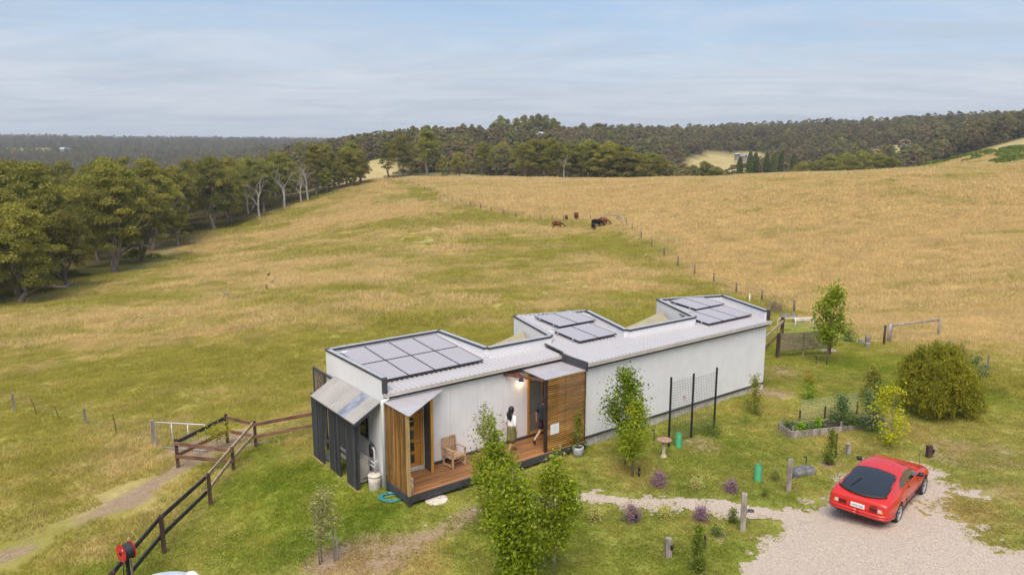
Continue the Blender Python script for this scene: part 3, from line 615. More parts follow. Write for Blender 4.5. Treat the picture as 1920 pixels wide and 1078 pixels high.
def blades(name, size, n, h0, h1, wd, lean, seed, tuft=1):
    """a square of bent three-sided blades; tufts share a foot"""
    r = np.random.default_rng(seed); nt_ = max(1, n//tuft); foot = np.repeat((r.random((nt_, 2))-.5)*size, tuft, 0); n = len(foot)
    foot = foot+r.normal(0, .02*(tuft > 1), (n, 2)); a = r.random(n)*6.283; h = h0+(h1-h0)*r.random(n)**1.5; th = np.repeat(.6+.8*r.random(nt_), tuft); h = h*th
    ln = lean*(.3+r.random(n))*h; wv = wd*(.6+.8*r.random(n)); dx, dy = np.cos(a), np.sin(a); b = r.random(n)*6.283; bx, by = np.cos(b)*wv/2, np.sin(b)*wv/2
    z0 = np.full(n, -.03); A = np.stack([foot[:, 0]-bx, foot[:, 1]-by, z0], -1); B = np.stack([foot[:, 0]+bx, foot[:, 1]+by, z0], -1)
    mx, my = foot[:, 0]+dx*ln*.35, foot[:, 1]+dy*ln*.35
    Cc = np.stack([mx+bx*.8, my+by*.8, h*.62], -1); D = np.stack([mx-bx*.8, my-by*.8, h*.62], -1)
    E_ = np.stack([foot[:, 0]+dx*ln+bx*.15, foot[:, 1]+dy*ln+by*.15, h], -1); F_ = np.stack([foot[:, 0]+dx*ln-bx*.15, foot[:, 1]+dy*ln-by*.15, h], -1)
    Vv = np.stack([A, B, Cc, D, E_, F_], 1).reshape(-1, 3); k = np.arange(n)[:, None]*6
    F = np.concatenate([k+np.array([[0, 1, 2, 3]]), k+np.array([[3, 2, 4, 5]])]); me = npmesh(name, Vv, F, GRM)
    tn = me.attributes.new('tone', 'FLOAT', 'POINT'); tn.data.foreach_set('value', np.repeat(r.random(n)*.7-.15, 6).astype(np.float32)+np.tile(np.array([-.1,-.1,.05,.05,.2,.2], np.float32), n))
    return bpy.data.objects.new(name, me)
def scatter(name, label, pts, rotz, scl, protos, mk=None, nrm=None):
    """one object whose geometry nodes set the given meshes on points"""
    me = bpy.data.meshes.new(name); me.from_pydata(pts.tolist(), [], [])
    for an, ar in (('rz', rotz), ('sc', scl)):
        a = me.attributes.new(an, 'FLOAT', 'POINT'); a.data.foreach_set('value', np.asarray(ar, np.float32))
    a = me.attributes.new('nv', 'FLOAT_VECTOR', 'POINT'); a.data.foreach_set('vector', np.asarray(nrm if nrm is not None else np.tile([0,0,1.], (len(pts), 1)), np.float32).ravel())
    if mk is not None: vcol(me, 'mk', mk)
    o = link(name, me); tag(o, label, kind='stuff')
    g = bpy.data.node_groups.new(name, 'GeometryNodeTree'); g.interface.new_socket('Geometry', in_out='INPUT', socket_type='NodeSocketGeometry'); g.interface.new_socket('Geometry', in_out='OUTPUT', socket_type='NodeSocketGeometry')
    gi = g.nodes.new('NodeGroupInput'); go = g.nodes.new('NodeGroupOutput'); ip = g.nodes.new('GeometryNodeInstanceOnPoints'); j = g.nodes.new('GeometryNodeJoinGeometry')
    for p in protos:
        oi = g.nodes.new('GeometryNodeObjectInfo'); oi.inputs['Object'].default_value = p; oi.inputs['As Instance'].default_value = True; lk(g, oi.outputs['Geometry'], j.inputs[0])
    def na(n, dt): q = g.nodes.new('GeometryNodeInputNamedAttribute'); q.data_type = dt; q.inputs[0].default_value = n; return q.outputs[0]
    al = g.nodes.new('FunctionNodeAlignRotationToVector'); al.axis = 'Z'; lk(g, na('nv', 'FLOAT_VECTOR'), al.inputs['Vector'])
    ro = g.nodes.new('FunctionNodeRotateRotation'); ro.rotation_space = 'LOCAL'; cx_ = g.nodes.new('ShaderNodeCombineXYZ'); lk(g, na('rz', 'FLOAT'), cx_.inputs[2])
    e2 = g.nodes.new('FunctionNodeEulerToRotation'); lk(g, cx_.outputs[0], e2.inputs[0]); lk(g, al.outputs[0], ro.inputs[0]); lk(g, e2.outputs[0], ro.inputs[1])
    lk(g, gi.outputs[0], ip.inputs['Points']); lk(g, j.outputs[0], ip.inputs['Instance']); ip.inputs['Pick Instance'].default_value = True
    lk(g, ro.outputs[0], ip.inputs['Rotation']); lk(g, na('sc', 'FLOAT'), ip.inputs['Scale']); lk(g, ip.outputs[0], go.inputs[0])
    md = o.modifiers.new('scatter', 'NODES'); md.node_group = g; return o
def normals(x, y, e=.4):
    gx = (hz(x+e, y)-hz(x-e, y))/(2*e); gy = (hz(x, y+e)-hz(x, y-e))/(2*e); n = np.stack([-gx, -gy, np.ones_like(gx)], -1); return n/np.linalg.norm(n, axis=-1, keepdims=True)
HOUSE_POLY = [hw(*p) for p in [(-8.25,1.8),(-7.5,1.8),(-7.5,-.25),(0,-.25),(0,-.03),(11,-.03),(12.3,3.45),(8.8,4.8),(7.3,1.3),(3.6,1.4),(4.7,4.9),(1.3,6.1),(.25,2.5),(-2.5,2.55),(-2.5,5.85),(-8.25,5.6)]]
def inview(x, y, m=1.5):
    return (np.abs(x) < y*.86+m+2)
def lattice(x0, x1, y0, y1, s, seed):
    r = np.random.default_rng(seed); X, Y = np.meshgrid(np.arange(x0, x1, s), np.arange(y0, y1, s)); X = X.ravel()+(r.random(X.size)-.5)*s*.6; Y = Y.ravel()+(r.random(Y.size)-.5)*s*.6; return X, Y, r
# mown grass of the yard
X, Y, r_ = lattice(-20, 26, 15, 44, .62, 1)
mk = masks(X, Y); free = (polysdf(X, Y, HOUSE_POLY) > .12) & (SD_DRIVE(X, Y)+(fbm(X/.9, Y/.9, 5)-.5)*2.2+.9*(r_.random(len(X))-.75) > .0) & (SD_PATH(X, Y) > .2) & inview(X, Y) & (mk[:, 2] < .42+.35*r_.random(len(X))) & (mk[:, 0] > .22)
X, Y, mk = X[free], Y[free], mk[free]
lawns = [blades('lawn_blades', .95, 1000, .02, .055, .013, .8, s, 3) for s in (1, 2, 3)]
scatter('lawn_grass', 'short green grass of the yard around the house', np.stack([X, Y, gmz(X, Y)], -1), r_.random(len(X))*6.28, (.75+.6*r_.random(len(X)))*(.8+.5*fbm(X/1.7, Y/1.7)), lawns, mk, normals(X, Y))
# long paddock grass, coarser with distance
pads = []
for i, (y0, y1, s, ps, n, h0, h1, wd) in enumerate([(14, 62, 1.25, 1.75, 1500, .05, .19, .013), (62, 125, 2.4, 3.3, 1900, .08, .32, .03), (125, 300, 4.6, 6.2, 2600, .10, .36, .06)]):
    X, Y, r_ = lattice(-.75*y1, .75*y1, y0, y1, s, 20+i); mk = masks(X, Y)
    k = inview(X, Y, 4) & (mk[:, 0] < .3) & (polysdf(X, Y, HOUSE_POLY) > .5) & (mk[:, 2] < (.2, .4, .5)[i]) & (SD_DRIVE(X, Y) > .5)
    if i == 2: k &= (np.hypot(X, Y) < 292) & (X > -.36*Y-12)
    X, Y, mk = X[k], Y[k], mk[k]; tus = r_.random(len(X)); mk[:, 1] = np.clip(mk[:, 1]+np.where(tus < .09, -.25, np.where(tus > .9, .22, 0)), 0, 1)
    pr = [blades('paddock_blades', ps, n, h0, h1, wd, .9, 40+10*i+j, 4) for j in range(3)]
    pads.append(scatter('paddock_grass', ('long seeding paddock grass close behind the house', 'long dry paddock grass on the middle slope', 'long dry paddock grass on the far slope')[i], np.stack([X, Y, gmz(X, Y)], -1), r_.random(len(X))*6.28, (.7+.7*r_.random(len(X)))*(.75+.6*fbm(X/6, Y/6))*np.where(mk[:, 1] > .6, 1.1, .9)*np.where((tus < .05) | (tus > .95), (1.0, 1.2, 1.25)[i], 1), pr, mk, normals(X, Y, 1.5)))
# ------------------------------------------------------------------ trees
def leaf_mat(name, a, b, tip, trans=.3, hue=.0, rand=.18, rough=.6):
    m = bpy.data.materials.new(name); m.use_nodes = True; t = m.node_tree; t.nodes.clear()
    an = nd(t, 'ShaderNodeAttribute'); an.attribute_name = 'tone'; oi = nd(t, 'ShaderNodeObjectInfo')
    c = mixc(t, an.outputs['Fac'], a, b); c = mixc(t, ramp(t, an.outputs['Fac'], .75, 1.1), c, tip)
    hs = nd(t, 'ShaderNodeHueSaturation'); lk(t, c, hs.inputs['Color'])
    lk(t, math_(t, 'ADD', math_(t, 'MULTIPLY', oi.outputs['Random'], 2*rand), 1-rand), hs.inputs['Value'])
    if name.startswith('far'):
        gp_ = nd(t, 'ShaderNodeNewGeometry'); fn = noise(t, gp_.outputs['Position'], .016, 4, .6); c3 = mixc(t, ramp(t, fn, .38, .66), mixc(t, .55, c, (.24, .18, .105)), mixc(t, .25, c, (.29, .28, .06))); lk(t, c3, hs.inputs['Color'])
    if hue: lk(t, math_(t, 'ADD', math_(t, 'MULTIPLY', math_(t, 'FRACT', math_(t, 'MULTIPLY', oi.outputs['Random'], 7.31)), 2*hue), .5-hue), hs.inputs['Hue'])
    p = nd(t, 'ShaderNodeBsdfPrincipled'); p.inputs['Roughness'].default_value = rough; p.inputs['Specular IOR Level'].default_value = .3
    tr = nd(t, 'ShaderNodeBsdfTranslucent'); mx = nd(t, 'ShaderNodeMixShader'); mx.inputs[0].default_value = trans
    lk(t, hs.outputs[0], p.inputs['Base Color']); lk(t, hs.outputs[0], tr.inputs[0]); lk(t, p.outputs[0], mx.inputs[1]); lk(t, tr.outputs[0], mx.inputs[2])
    o = nd(t, 'ShaderNodeOutputMaterial'); lk(t, mx.outputs[0], o.inputs[0]); MATS[name] = m; return m
def leaves(name, pos, out, size, m, r, tone, asp=.5, droop=.0, flat=.5):
    """quads folded along the middle, one per leaf or spray, turned partly to face outwards"""
    n = len(pos); size = np.broadcast_to(np.asarray(size, float), (n,))*(.6+.8*r.random(n))
    nr = out*flat+r.normal(0, 1, (n, 3))*(1-flat); nr /= np.linalg.norm(nr, axis=1, keepdims=True)+1e-9
    d = r.normal(0, 1, (n, 3))+out*.4; d[:, 2] -= droop; d -= nr*(d*nr).sum(1, keepdims=True); d /= np.linalg.norm(d, axis=1, keepdims=True)+1e-9
    b = np.cross(nr, d); s = size[:, None]
    A = pos-d*s*.5; B = pos+d*s*.5; L_ = pos+b*s*asp*.5-nr*s*.08; R_ = pos-b*s*asp*.5-nr*s*.08
    Vv = np.stack([A, R_, B, L_], 1).reshape(-1, 3); F = np.arange(4*n).reshape(-1, 4); me = npmesh(name, Vv, F, m)
    a = me.attributes.new('tone', 'FLOAT', 'POINT'); a.data.foreach_set('value', np.repeat(np.clip(tone, 0, 1.1), 4).astype(np.float32)); return me
bark = mat('gum_bark', (.20, .155, .125), .85, var=.3, vscale=3, stretch=(1, 1, .3), wear=((.36, .31, .27), .6), rand=.25)
palebark = mat('dead_wood', (.40, .36, .33), .85, var=.2, vscale=3, stretch=(1, 1, .3), rand=.2)
sbark = mat('young_bark', (.23, .17, .12), .85, var=.25, vscale=12, stretch=(1, 1, .3))
gum = leaf_mat('gum_leaf', (.18, .178, .032), (.385, .345, .055), (.58, .49, .085), .48, .012, .2)
gumfar = leaf_mat('far_gum_leaf', (.18, .155, .048), (.30, .25, .075), (.42, .33, .11), .36, .03, .26)
def limb(m, r, p, d, L, r0, depth, tips, up=.25, n=6, spread=.7):
    pts = [V(p)]; d = V(d)/np.linalg.norm(d); k = 4
    for i in range(k):
        d = d+r.normal(0, .16, 3)+V((0, 0, up*.25)); d /= np.linalg.norm(d); pts.append(pts[-1]+d*L/k)
    m.tube(pts, [r0*(1-.55*i/k) for i in range(k+1)], n, False)
    if depth == 0: tips.append((pts[-1], d)); tips.append((pts[-2], d)); return
    for q in range(2 if r.random() < .6 else 3):
        a = r.normal(0, 1, 3); a -= d*(a @ d); a /= np.linalg.norm(a)
        limb(m, r, pts[-1] if q else pts[-2], d+a*spread*(.7+.6*r.random()), L*(.62+.2*r.random()), r0*.48, depth-1, tips, up, max(4, n-1), spread)
def gum_tree(seed, H=14., W=5., nleaf=5200, lsize=.42, low=.3, mat_=None, forks=4, depth=2, dens=1.0, flat=.6):
    r = np.random.default_rng(seed); m = MB(); tips = []
    fz = H*low*(.7+.5*r.random()); ln = r.normal(0, .06, 2)*H; base = [(0,0,-.8), (ln[0]*.2, ln[1]*.2, fz*.5), (ln[0]*.5, ln[1]*.5, fz)]
    m.tube(base, [H*.030, H*.024, H*.021], 8, False)
    for q in range(forks):
        a = 6.283*(q+r.random()*.7)/forks; tilt = .3+.4*r.random()
        limb(m, r, base[2] if q else base[1], (math.cos(a)*tilt, math.sin(a)*tilt, 1), H*(.20+.07*r.random()), H*.013, depth, tips)
    tr_ = m.mesh('trunk', bark, True)
    T = np.array([t_[0] for t_ in tips]); k = max(14, int(92*dens)); zc = low+(.95-low)*r.random(k)**.75; a = r.random(k)*6.283
    prof = np.sin(np.pi*np.clip((zc-low+.16)/(1.12-low), 0, 1))**.6; rad_ = W*prof*np.sqrt(.12+.88*r.random(k))*.86
    C_ = np.stack([rad_*np.cos(a), rad_*np.sin(a), zc*H*.95], -1)
    if len(T): q_ = r.integers(0, len(T), k//3); C_[:k//3] = C_[:k//3]*.45+np.clip(T[q_], [-W, -W, H*low], [W, W, H*.92])*.55
    rad = np.stack([W*(.14+.18*r.random(k)), W*(.14+.18*r.random(k)), W*(.10+.11*r.random(k))], -1); per = nleaf//k; tone0 = .0+.72*r.random(k)
    u = r.normal(0, 1, (k, per, 3)); u /= np.linalg.norm(u, axis=2, keepdims=True); u[:, :, 2] = np.abs(u[:, :, 2])*1.25-.4
    rr = (.5+.55*r.random((k, per, 1)))
    pos = (C_[:, None]+u*rad[:, None]*rr).reshape(-1, 3); out = u.reshape(-1, 3)
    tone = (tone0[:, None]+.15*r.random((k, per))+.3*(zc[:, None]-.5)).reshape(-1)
    return tr_, leaves('crown', pos, out, lsize, mat_ or gum, r, tone, .55, .35, flat)
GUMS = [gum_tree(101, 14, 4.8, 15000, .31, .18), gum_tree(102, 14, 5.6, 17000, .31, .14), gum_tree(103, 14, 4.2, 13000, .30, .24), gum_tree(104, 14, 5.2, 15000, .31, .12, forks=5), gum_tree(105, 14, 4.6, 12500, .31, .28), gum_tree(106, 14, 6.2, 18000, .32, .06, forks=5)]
def dead_tree(seed, H=12.):
    r = np.random.default_rng(seed); m = MB(); tips = []
    m.tube([(0,0,-.8),(.2,.1,H*.2),(.1,.3,H*.38)], [H*.026, H*.021, H*.017], 8, False)
    for q in range(4):
        a = 6.283*(q+r.random()*.7)/4; limb(m, r, (.1,.3,H*.38) if q else (.2,.1,H*.22), (math.cos(a)*.6, math.sin(a)*.6, 1), H*.24, H*.010, 3, tips, .3, 6, .8)
    return m.mesh('trunk', palebark, True)
DEADS = [dead_tree(7), dead_tree(8), dead_tree(9)]
ORD = ['first','second','third','fourth','fifth','sixth','seventh','eighth','ninth','tenth','eleventh','twelfth','thirteenth','fourteenth','fifteenth','sixteenth','seventeenth','eighteenth','nineteenth','twentieth']
ORDL = ORD+['twenty-'+q for q in ORD[:9]]
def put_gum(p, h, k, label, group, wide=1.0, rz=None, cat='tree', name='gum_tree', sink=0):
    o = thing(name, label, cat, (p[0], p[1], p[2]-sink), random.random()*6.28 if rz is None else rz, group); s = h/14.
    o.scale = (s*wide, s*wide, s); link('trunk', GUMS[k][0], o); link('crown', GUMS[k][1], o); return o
def put_dead(p, h, k, label, group):
    o = thing('dead_tree', label, 'tree', p, random.random()*6.28, group); o.scale = (h/12.,)*3; link('trunk', DEADS[k], o); return o
# left-hand woodland: the trees along its paddock edge
EDGE = [(36,570,368,1,1.15),(128,542,384,3,1.0),(213,510,300,0,1.0),(266,490,330,5,1.0),(335,462,385,4,1.2),(404,432,284,0,1.0),(434,420,305,2,.95)]
for i, (px, b, t_, k, wd_) in enumerate(EDGE):
    p = at(px, b); put_gum(p, upto(p, t_), k, f'olive gum tree on the edge of the left woodland, {ORD[i]} from the left picture border', 'woodland edge gums', wd_)
for i, (px, b, t_) in enumerate([(487,408,318),(533,390,300),(578,376,300),(565,378,318),(466,402,330)]):
    p = at(px, b); put_dead(p, upto(p, t_), i % 3, ['pale dead tree with bare limbs, first along the woodland edge','tall pale dead tree, second bare one along the woodland edge','white-limbed dead tree nearest the far gate','leaning bare dead trunk beside the white-limbed one','thin bare dead tree among the gums behind the first'][i], 'dead trees on the woodland edge')
for i, (px, b, t_, k, wd_) in enumerate([(654,350,270,1,.95),(678,345,277,3,.9),(729,333,262,2,1.0),(755,331,249,5,.95),(802,331,236,4,1.0),(831,331,290,5,.9),(861,331,283,5,1.0),(905,331,262,3,1.0),(942,330,264,5,1.05),(969,331,262,0,1.0),(612,364,312,0,.9),(634,356,300,4,.9)]):
    p = at(px, b); put_gum(p, upto(p, t_), k, f'round-crowned gum tree on the crest by the far fence, {ORD[i]} of that row', 'gums along the crest', wd_)
# the belt behind the crest of the dry field
x = 985; i = 0
while x < 1262:
    p = at(x, 336); D = 285+random.random()*25; p = np.array([(x-960)/1466*D, D, 0]); p[2] = gz(p[0], p[1]); top = np.interp(x, [985, 1050, 1150, 1230, 1262], [256, 260, 266, 282, 296])+random.uniform(-5, 9)
    put_gum(p, upto(p, top), random.choice([0, 1, 3, 5]), f'leafy gum in the belt behind the dry field, {ORDL[i]} from its left end', 'gum belt behind the dry field', 1.12); x += random.uniform(11, 17); i += 1
p = at(1058, 337); put_dead(p, upto(p, 285), 1, 'bare dead tree standing before the belt behind the dry field', 'dead trees on the woodland edge')
for i, (px, top, D, k) in enumerate([(1300,306,330,3),(1325,300,335,5),(1342,309,330,1),(1509,302,330,5),(1562,286,340,1),(1590,282,345,3),(1620,280,350,5),(1652,283,345,0),(1676,290,340,3),(1530,300,350,0)]):
    p = np.array([(px-960)/1466*D, D, 0]); p[2] = gz(p[0], p[1]); put_gum(p, upto(p, top), k, f'bushy gum tree peeping over the dry field crest right of the belt, {ORD[i]} of these', 'gums peeping over the crest', 1.2)
# inside of the woodland
WOOD = gp((36,572),(128,545),(213,512),(266,492),(335,464),(404,434),(434,422),(487,408),(533,390),(578,376),(634,357),(690,343))+[(-62,300),(-110,330),(-190,300),(-190,150),(-110,85),(-72,86)]
r_ = np.random.default_rng(5); pts = []
for _ in range(6000):
    q = r_.random(2)*[150, 260]+[-190, 82]
    if polysdf(q[:1], q[1:], WOOD)[0] < -4 and q[0] > -.72*q[1]-8 and all((q[0]-a)**2+(q[1]-b)**2 > 56+.0009*q[1]**2 for a, b in pts): pts.append(tuple(q))
for a, b in pts:
    z = gz(a, b); h = r_.uniform(14.5, 21.5)*(1.0 if b < 220 else .85)
    put_gum((a, b, z), h, int(r_.integers(0, 6)), 'gum tree standing inside the dense left woodland', 'gums inside the left woodland', .95)
print('wood trees', len(pts))
# poplars
def poplar(seed, H=12., W=1.5):
    r = np.random.default_rng(seed); n = 3600; z = H*(.06+.94*r.random(n)); pr = W*np.clip(np.minimum((1.02-z/H)*5, 1), .1, 1)**.6*(.5+.55*r.random(n)); a = r.random(n)*6.283
    pos = np.stack([pr*np.cos(a), pr*np.sin(a), z], -1); out = np.stack([np.cos(a), np.sin(a), .5+0*a], -1); out /= np.linalg.norm(out, axis=1, keepdims=True)
    return MB().tube([(0,0,-.5),(0,0,H*.9)], [.22, .05], 7).mesh('trunk', bark, True), leaves('crown', pos, out, .45, popm, r, .3+.5*fbm(a*1.3, z*.8)+.2*r.random(n), .6, -.5, .5)
popm = leaf_mat('poplar_leaf', (.07, .09, .022), (.14, .165, .036), (.2, .22, .05), .25)
POP = [poplar(1), poplar(2, 12, 1.2)]
for i, (px, top, D) in enumerate([(1390,295,335),(1409,284,340),(1419,287,345),(1440,287,340),(1453,290,336),(1467,285,342),(1491,287,338)]):
    p = np.array([(px-960)/1466*D, D, 0.]); p[2] = gz(p[0], p[1]); h = upto(p, top)
    o = thing('poplar_tree', f'narrow dark green poplar beyond the dry field, {ORD[i]} from the left of the row', 'tree', p, random.random()*6, 'row of poplars'); o.scale = (h/12*.66, h/12*.66, h/12); link('trunk', POP[i % 2][0], o); link('crown', POP[i % 2][1], o)
# skyline clump of tall gums
for i, (px, top, D) in enumerate([(938,213,640),(952,220,650),(968,218,645),(984,212,640),(997,213,650),(1010,210,640),(1024,212,645),(1037,218,640),(1046,226,650),(925,228,640),(775,233,520),(803,232,500),(868,229,560),(885,230,565),(560,262,480)]):
    p = np.array([(px-960)/1466*D, D, 0.]); p[2] = gz(p[0], p[1])-1; h = max(12, upto(p, top))
    put_gum(p, h, [0, 2, 4][i % 3], f'tall gum rising alone above the wooded skyline, {ORD[i-10]} such tree' if i > 9 else f'tall dark gum in the clump that tops the skyline, {ORD[i]} of that clump', 'gums above the skyline' if i > 9 else 'skyline gum clump', .8)
# far wooded hills: too many to tell apart
def far_proto(seed, H, W):
    a, b = gum_tree(seed, H, W, 3200, .62, .04, gumfar, 3, 1, .45, .7); o = bpy.data.objects.new('far_tree', b); return o
FARP = [far_proto(200+i, 12, w_) for i, w_ in enumerate((4.2, 5.0, 3.6, 4.6, 5.4))]
r_ = np.random.default_rng(9); pts = []
for D0, D1, s in ((305, 480, 7.0), (480, 760, 8.), (760, 1150, 9.5), (1150, 1700, 14), (1700, 2700, 20)):
    X, Y, rr = lattice(-.78*D1, .78*D1, D0, D1, s, int(D0)); k = inview(X, Y, 25)
    for c in CLEAR: k &= polysdf(X, Y, c) > 3
    k &= (fbm(X/60, Y/60) < .80+.25*(Y > 420)); k &= polysdf(X, Y, WOOD) > 3
    if D0 == 305:
        k &= ~((X > .235*Y) & (Y < 395) & (X < .38*Y)) & ~((X > -.02*Y) & (X < .22*Y) & (Y < 322)) & ~((X > -.2*Y) & (X < .0*Y) & (Y < 335) & (rr.random(len(X)) < .8)) & ~((X > .38*Y) & (Y < 400))
    X, Y = X[k], Y[k]; pts.append(np.stack([X, Y, hz(X, Y)-.6, .5+.85*rr.random(len(X))**1.5+max(0, (D0-1000)/1800), rr.random(len(X))*6.28], -1))
pts = np.concatenate(pts); print('forest', len(pts))
scatter('forest', 'gum forest covering the hills behind the paddocks', pts[:, :3], pts[:, 4], pts[:, 3]*.92, FARP)
# ------------------------------------------------------------------ garden plants
lf = {
 'pear': leaf_mat('pear_leaf', (.17, .235, .010), (.41, .48, .024), (.70, .66, .06), .48, 0, .05, .35),
 'pear2': leaf_mat('pear_leaf_deep', (.10, .17, .010), (.28, .36, .020), (.55, .48, .06), .42, 0, .05, .35),
 'tip': leaf_mat('bronze_leaf', (.24, .22, .05), (.42, .30, .08), (.52, .24, .10), .35, 0, .05),
 'oliv': leaf_mat('olive_leaf', (.20, .20, .07), (.42, .40, .15), (.60, .54, .22), .3, 0, .05),
 'shrub': leaf_mat('shrub_leaf', (.11, .14, .02), (.27, .27, .035), (.5, .42, .07), .38, 0, .1),
 'gold': leaf_mat('gold_leaf', (.38, .38, .012), (.60, .57, .02), (.76, .64, .05), .38, 0, .05),
 'weep': leaf_mat('wattle_leaf', (.25, .25, .024), (.48, .43, .035), (.64, .53, .07), .48, 0, .05),
 'blue': leaf_mat('grey_leaf', (.10, .16, .05), (.22, .30, .10), (.36, .42, .18), .3, 0, .05),
 'lettuce': leaf_mat('lettuce_leaf', (.16, .30, .01), (.30, .46, .02), (.42, .52, .05), .35, 0, .05),
 'con': leaf_mat('conifer_leaf', (.10, .15, .012), (.24, .28, .022), (.40, .37, .05), .25, 0, .05),
 'mauve': leaf_mat('mauve_flower', (.30, .16, .22), (.42, .25, .32), (.52, .35, .40), .3, 0, .08),
 'cream': leaf_mat('cream_flower', (.50, .46, .10), (.70, .65, .25), (.82, .78, .45), .3, 0, .08),
 'red': leaf_mat('red_flower', (.42, .05, .02), (.55, .10, .03), (.55, .3, .1), .3, 0, .08),
 'dry': leaf_mat('dry_brush', (.20, .13, .11), (.34, .24, .21), (.45, .34, .3), .15, 0, .05),
 'reed': leaf_mat('reed_leaf', (.09, .15, .02), (.2, .26, .04), (.3, .3, .08), .3, 0, .05)}
def plant(name, label, cat, base, h, prof, nbr, nleaf, leaf, m, seed, t0=.25, tr=.02, asp=.5, droop=.2, sig=.12, lean=(0, 0), group=None, tone=(.15, .6), tipm=None, tipn=0, up=.55, stems=1, zpow=.9, flat=.4, cols=None):
    """stem, branches that reach the given outline, and leaves set along them"""
    r = np.random.default_rng(seed); o = thing(name, label, cat, base, 0, group); mb = MB(); L = []; T = []; Oo = []
    ax = lambda t_: V((lean[0]*h*t_**1.5, lean[1]*h*t_**1.5, h*t_))
    for s in range(stems):
        off = V((r.normal(0, .06)*(stems > 1), r.normal(0, .06)*(stems > 1), 0)); k = 6
        mb.tube([ax(.97*i/k)+off*(1+i*.4*(stems > 1)) - V((0, 0, .1*(i == 0))) for i in range(k+1)], [tr*(1-.8*i/k) for i in range(k+1)], 6, True)
    per = max(1, nleaf//nbr)
    ax0 = ax
    if cols:
        for cx_, cy_, ch_, cw_ in cols: mb.tube([V((0, 0, .3*h)), V((cx_*.6, cy_*.6, .5*h*ch_)), V((cx_, cy_, h*ch_*.97))], [tr*.6, tr*.45, tr*.1], 5, False)
    for b in range(nbr):
        cw_ = None
        if cols:
            cx_, cy_, ch_, cw_ = cols[b % len(cols)]; ax = lambda t_: V((cx_*min(1, t_*1.6), cy_*min(1, t_*1.6), h*ch_*t_))
        te = t0+(1-t0)*((b+r.random())/nbr)**zpow; R_ = prof(te)*(.75+.4*r.random())*(cw_ or 1); a = r.random()*6.283
        ts = max(t0*.6, te-up*R_/h*(.8+.5*r.random())); p0 = ax(ts); p1 = ax(te)+V((R_*math.cos(a), R_*math.sin(a), 0)); pm = (p0+p1)/2+V((0, 0, -.05*R_))
        if tr > 0: mb.tube([p0, pm, p1], [tr*.35, tr*.25, tr*.1], 4, False)
        t_ = .25+.78*r.random(per)**.7; q = ((1-t_)**2)[:, None]*p0+(2*t_*(1-t_))[:, None]*pm+(t_**2)[:, None]*p1
        of = r.normal(0, 1, (per, 3))*sig*(.5+t_)[:, None]; L.append(q+of); ou = of/(np.linalg.norm(of, axis=1, keepdims=True)+1e-6)+V((math.cos(a), math.sin(a), .6))*.6; Oo.append(ou/np.linalg.norm(ou, axis=1, keepdims=True))
        T.append(tone[0]+tone[1]*(.55*r.random()+.25*r.random(per)+.3*(te-.4)))
    pos = np.concatenate(L); out = np.concatenate(Oo); tn = np.concatenate(T); pos[:, 2] = np.maximum(pos[:, 2], .02)
    mb.build('trunk', sbark, o, True)
    link('crown', leaves('crown', pos, out, leaf, m, r, tn, asp, droop, flat), o)
    if tipm is not None:
        k = np.argsort(-(pos[:, 2]+r.normal(0, h*.12, len(pos))))[:tipn]; sh_ = link('shoots', leaves('shoots', pos[k]+r.normal(0, sig*.4, (len(k), 3)), out[k], leaf*.95, tipm, r, .3+.5*r.random(len(k)), asp, droop, flat), o); sh_['kind'] = 'stuff'
    return o
def gtop(px, b, t_): p = at(px, b); return p, upto(p, t_)
egg = lambda W, p=.45, t0=.25, e=.75: (lambda t_: W*max(.06, math.sin(math.pi*min(1, max(0, (t_-t0+.02)/(1.04-t0)))**p))**e)
cone = lambda W: (lambda t_: W*max(.05, (1.03-t_))**.8)
# three young trees in front of the deck
p, h = gtop(936, 1000, 780)
plant('young_tree', 'tall young green tree before the deck, left of the front cluster', 'tree', p, h, egg(.72, .62, .2), 60, 7000, .105, lf['pear'], 31, .22, .04, .42, .55, .10, (-.12, .0), None, (.15, .8), up=1.2, cols=[(-.30, 0, 1, .8), (-.12, .1, .8, .9), (.18, 0, .66, .8)])
p = np.array([0.02, 17.9, gz(0.02, 17.9)]); h = upto(p, 872)
plant('young_tree', 'dense green young tree nearest the camera, cut by the bottom edge', 'tree', p, h, egg(.58, .75, .1, .5), 90, 9500, .095, lf['pear'], 32, .12, .05, .55, .6, .13, (0, 0), None, (.05, .8), lf['tip'], 110, up=1.3, cols=[(-.32, 0, 1.0, .55), (.10, .1, .93, .5), (.38, -.1, .84, .55), (-.05, -.25, .78, .7), (.2, .2, .62, .8)])
p, h = gtop(1040, 1085, 852)
plant('young_tree', 'slender green young tree on a bare stem, right of the front cluster', 'tree', p, h, egg(.48, .6, .3), 54, 5000, .09, lf['pear'], 33, .34, .035, .55, .5, .11, (-.03, .02), None, (.2, .75), lf['tip'], 60, up=1.2, cols=[(.05, 0, 1.0, .75), (-.26, .05, .86, .7), (.28, 0, .8, .7)])
p, h = gtop(912, 930, 755)
plant('wispy_tree', 'wispy sapling with orange-tinted leaves against the white wall', 'tree', p, h, egg(.42, .6, .5), 22, 420, .075, lf['tip'], 34, .55, .018, .4, .3, .07, (-.03, 0), None, (.0, .7), up=1)
p, h = gtop(1058, 905, 815)
plant('bare_sapling', 'thin arching sapling with few leaves by the deck edge', 'sapling', p, h, egg(.25, .6, .3), 12, 90, .06, lf['shrub'], 35, .3, .012, .4, .3, .05, (-.18, 0))
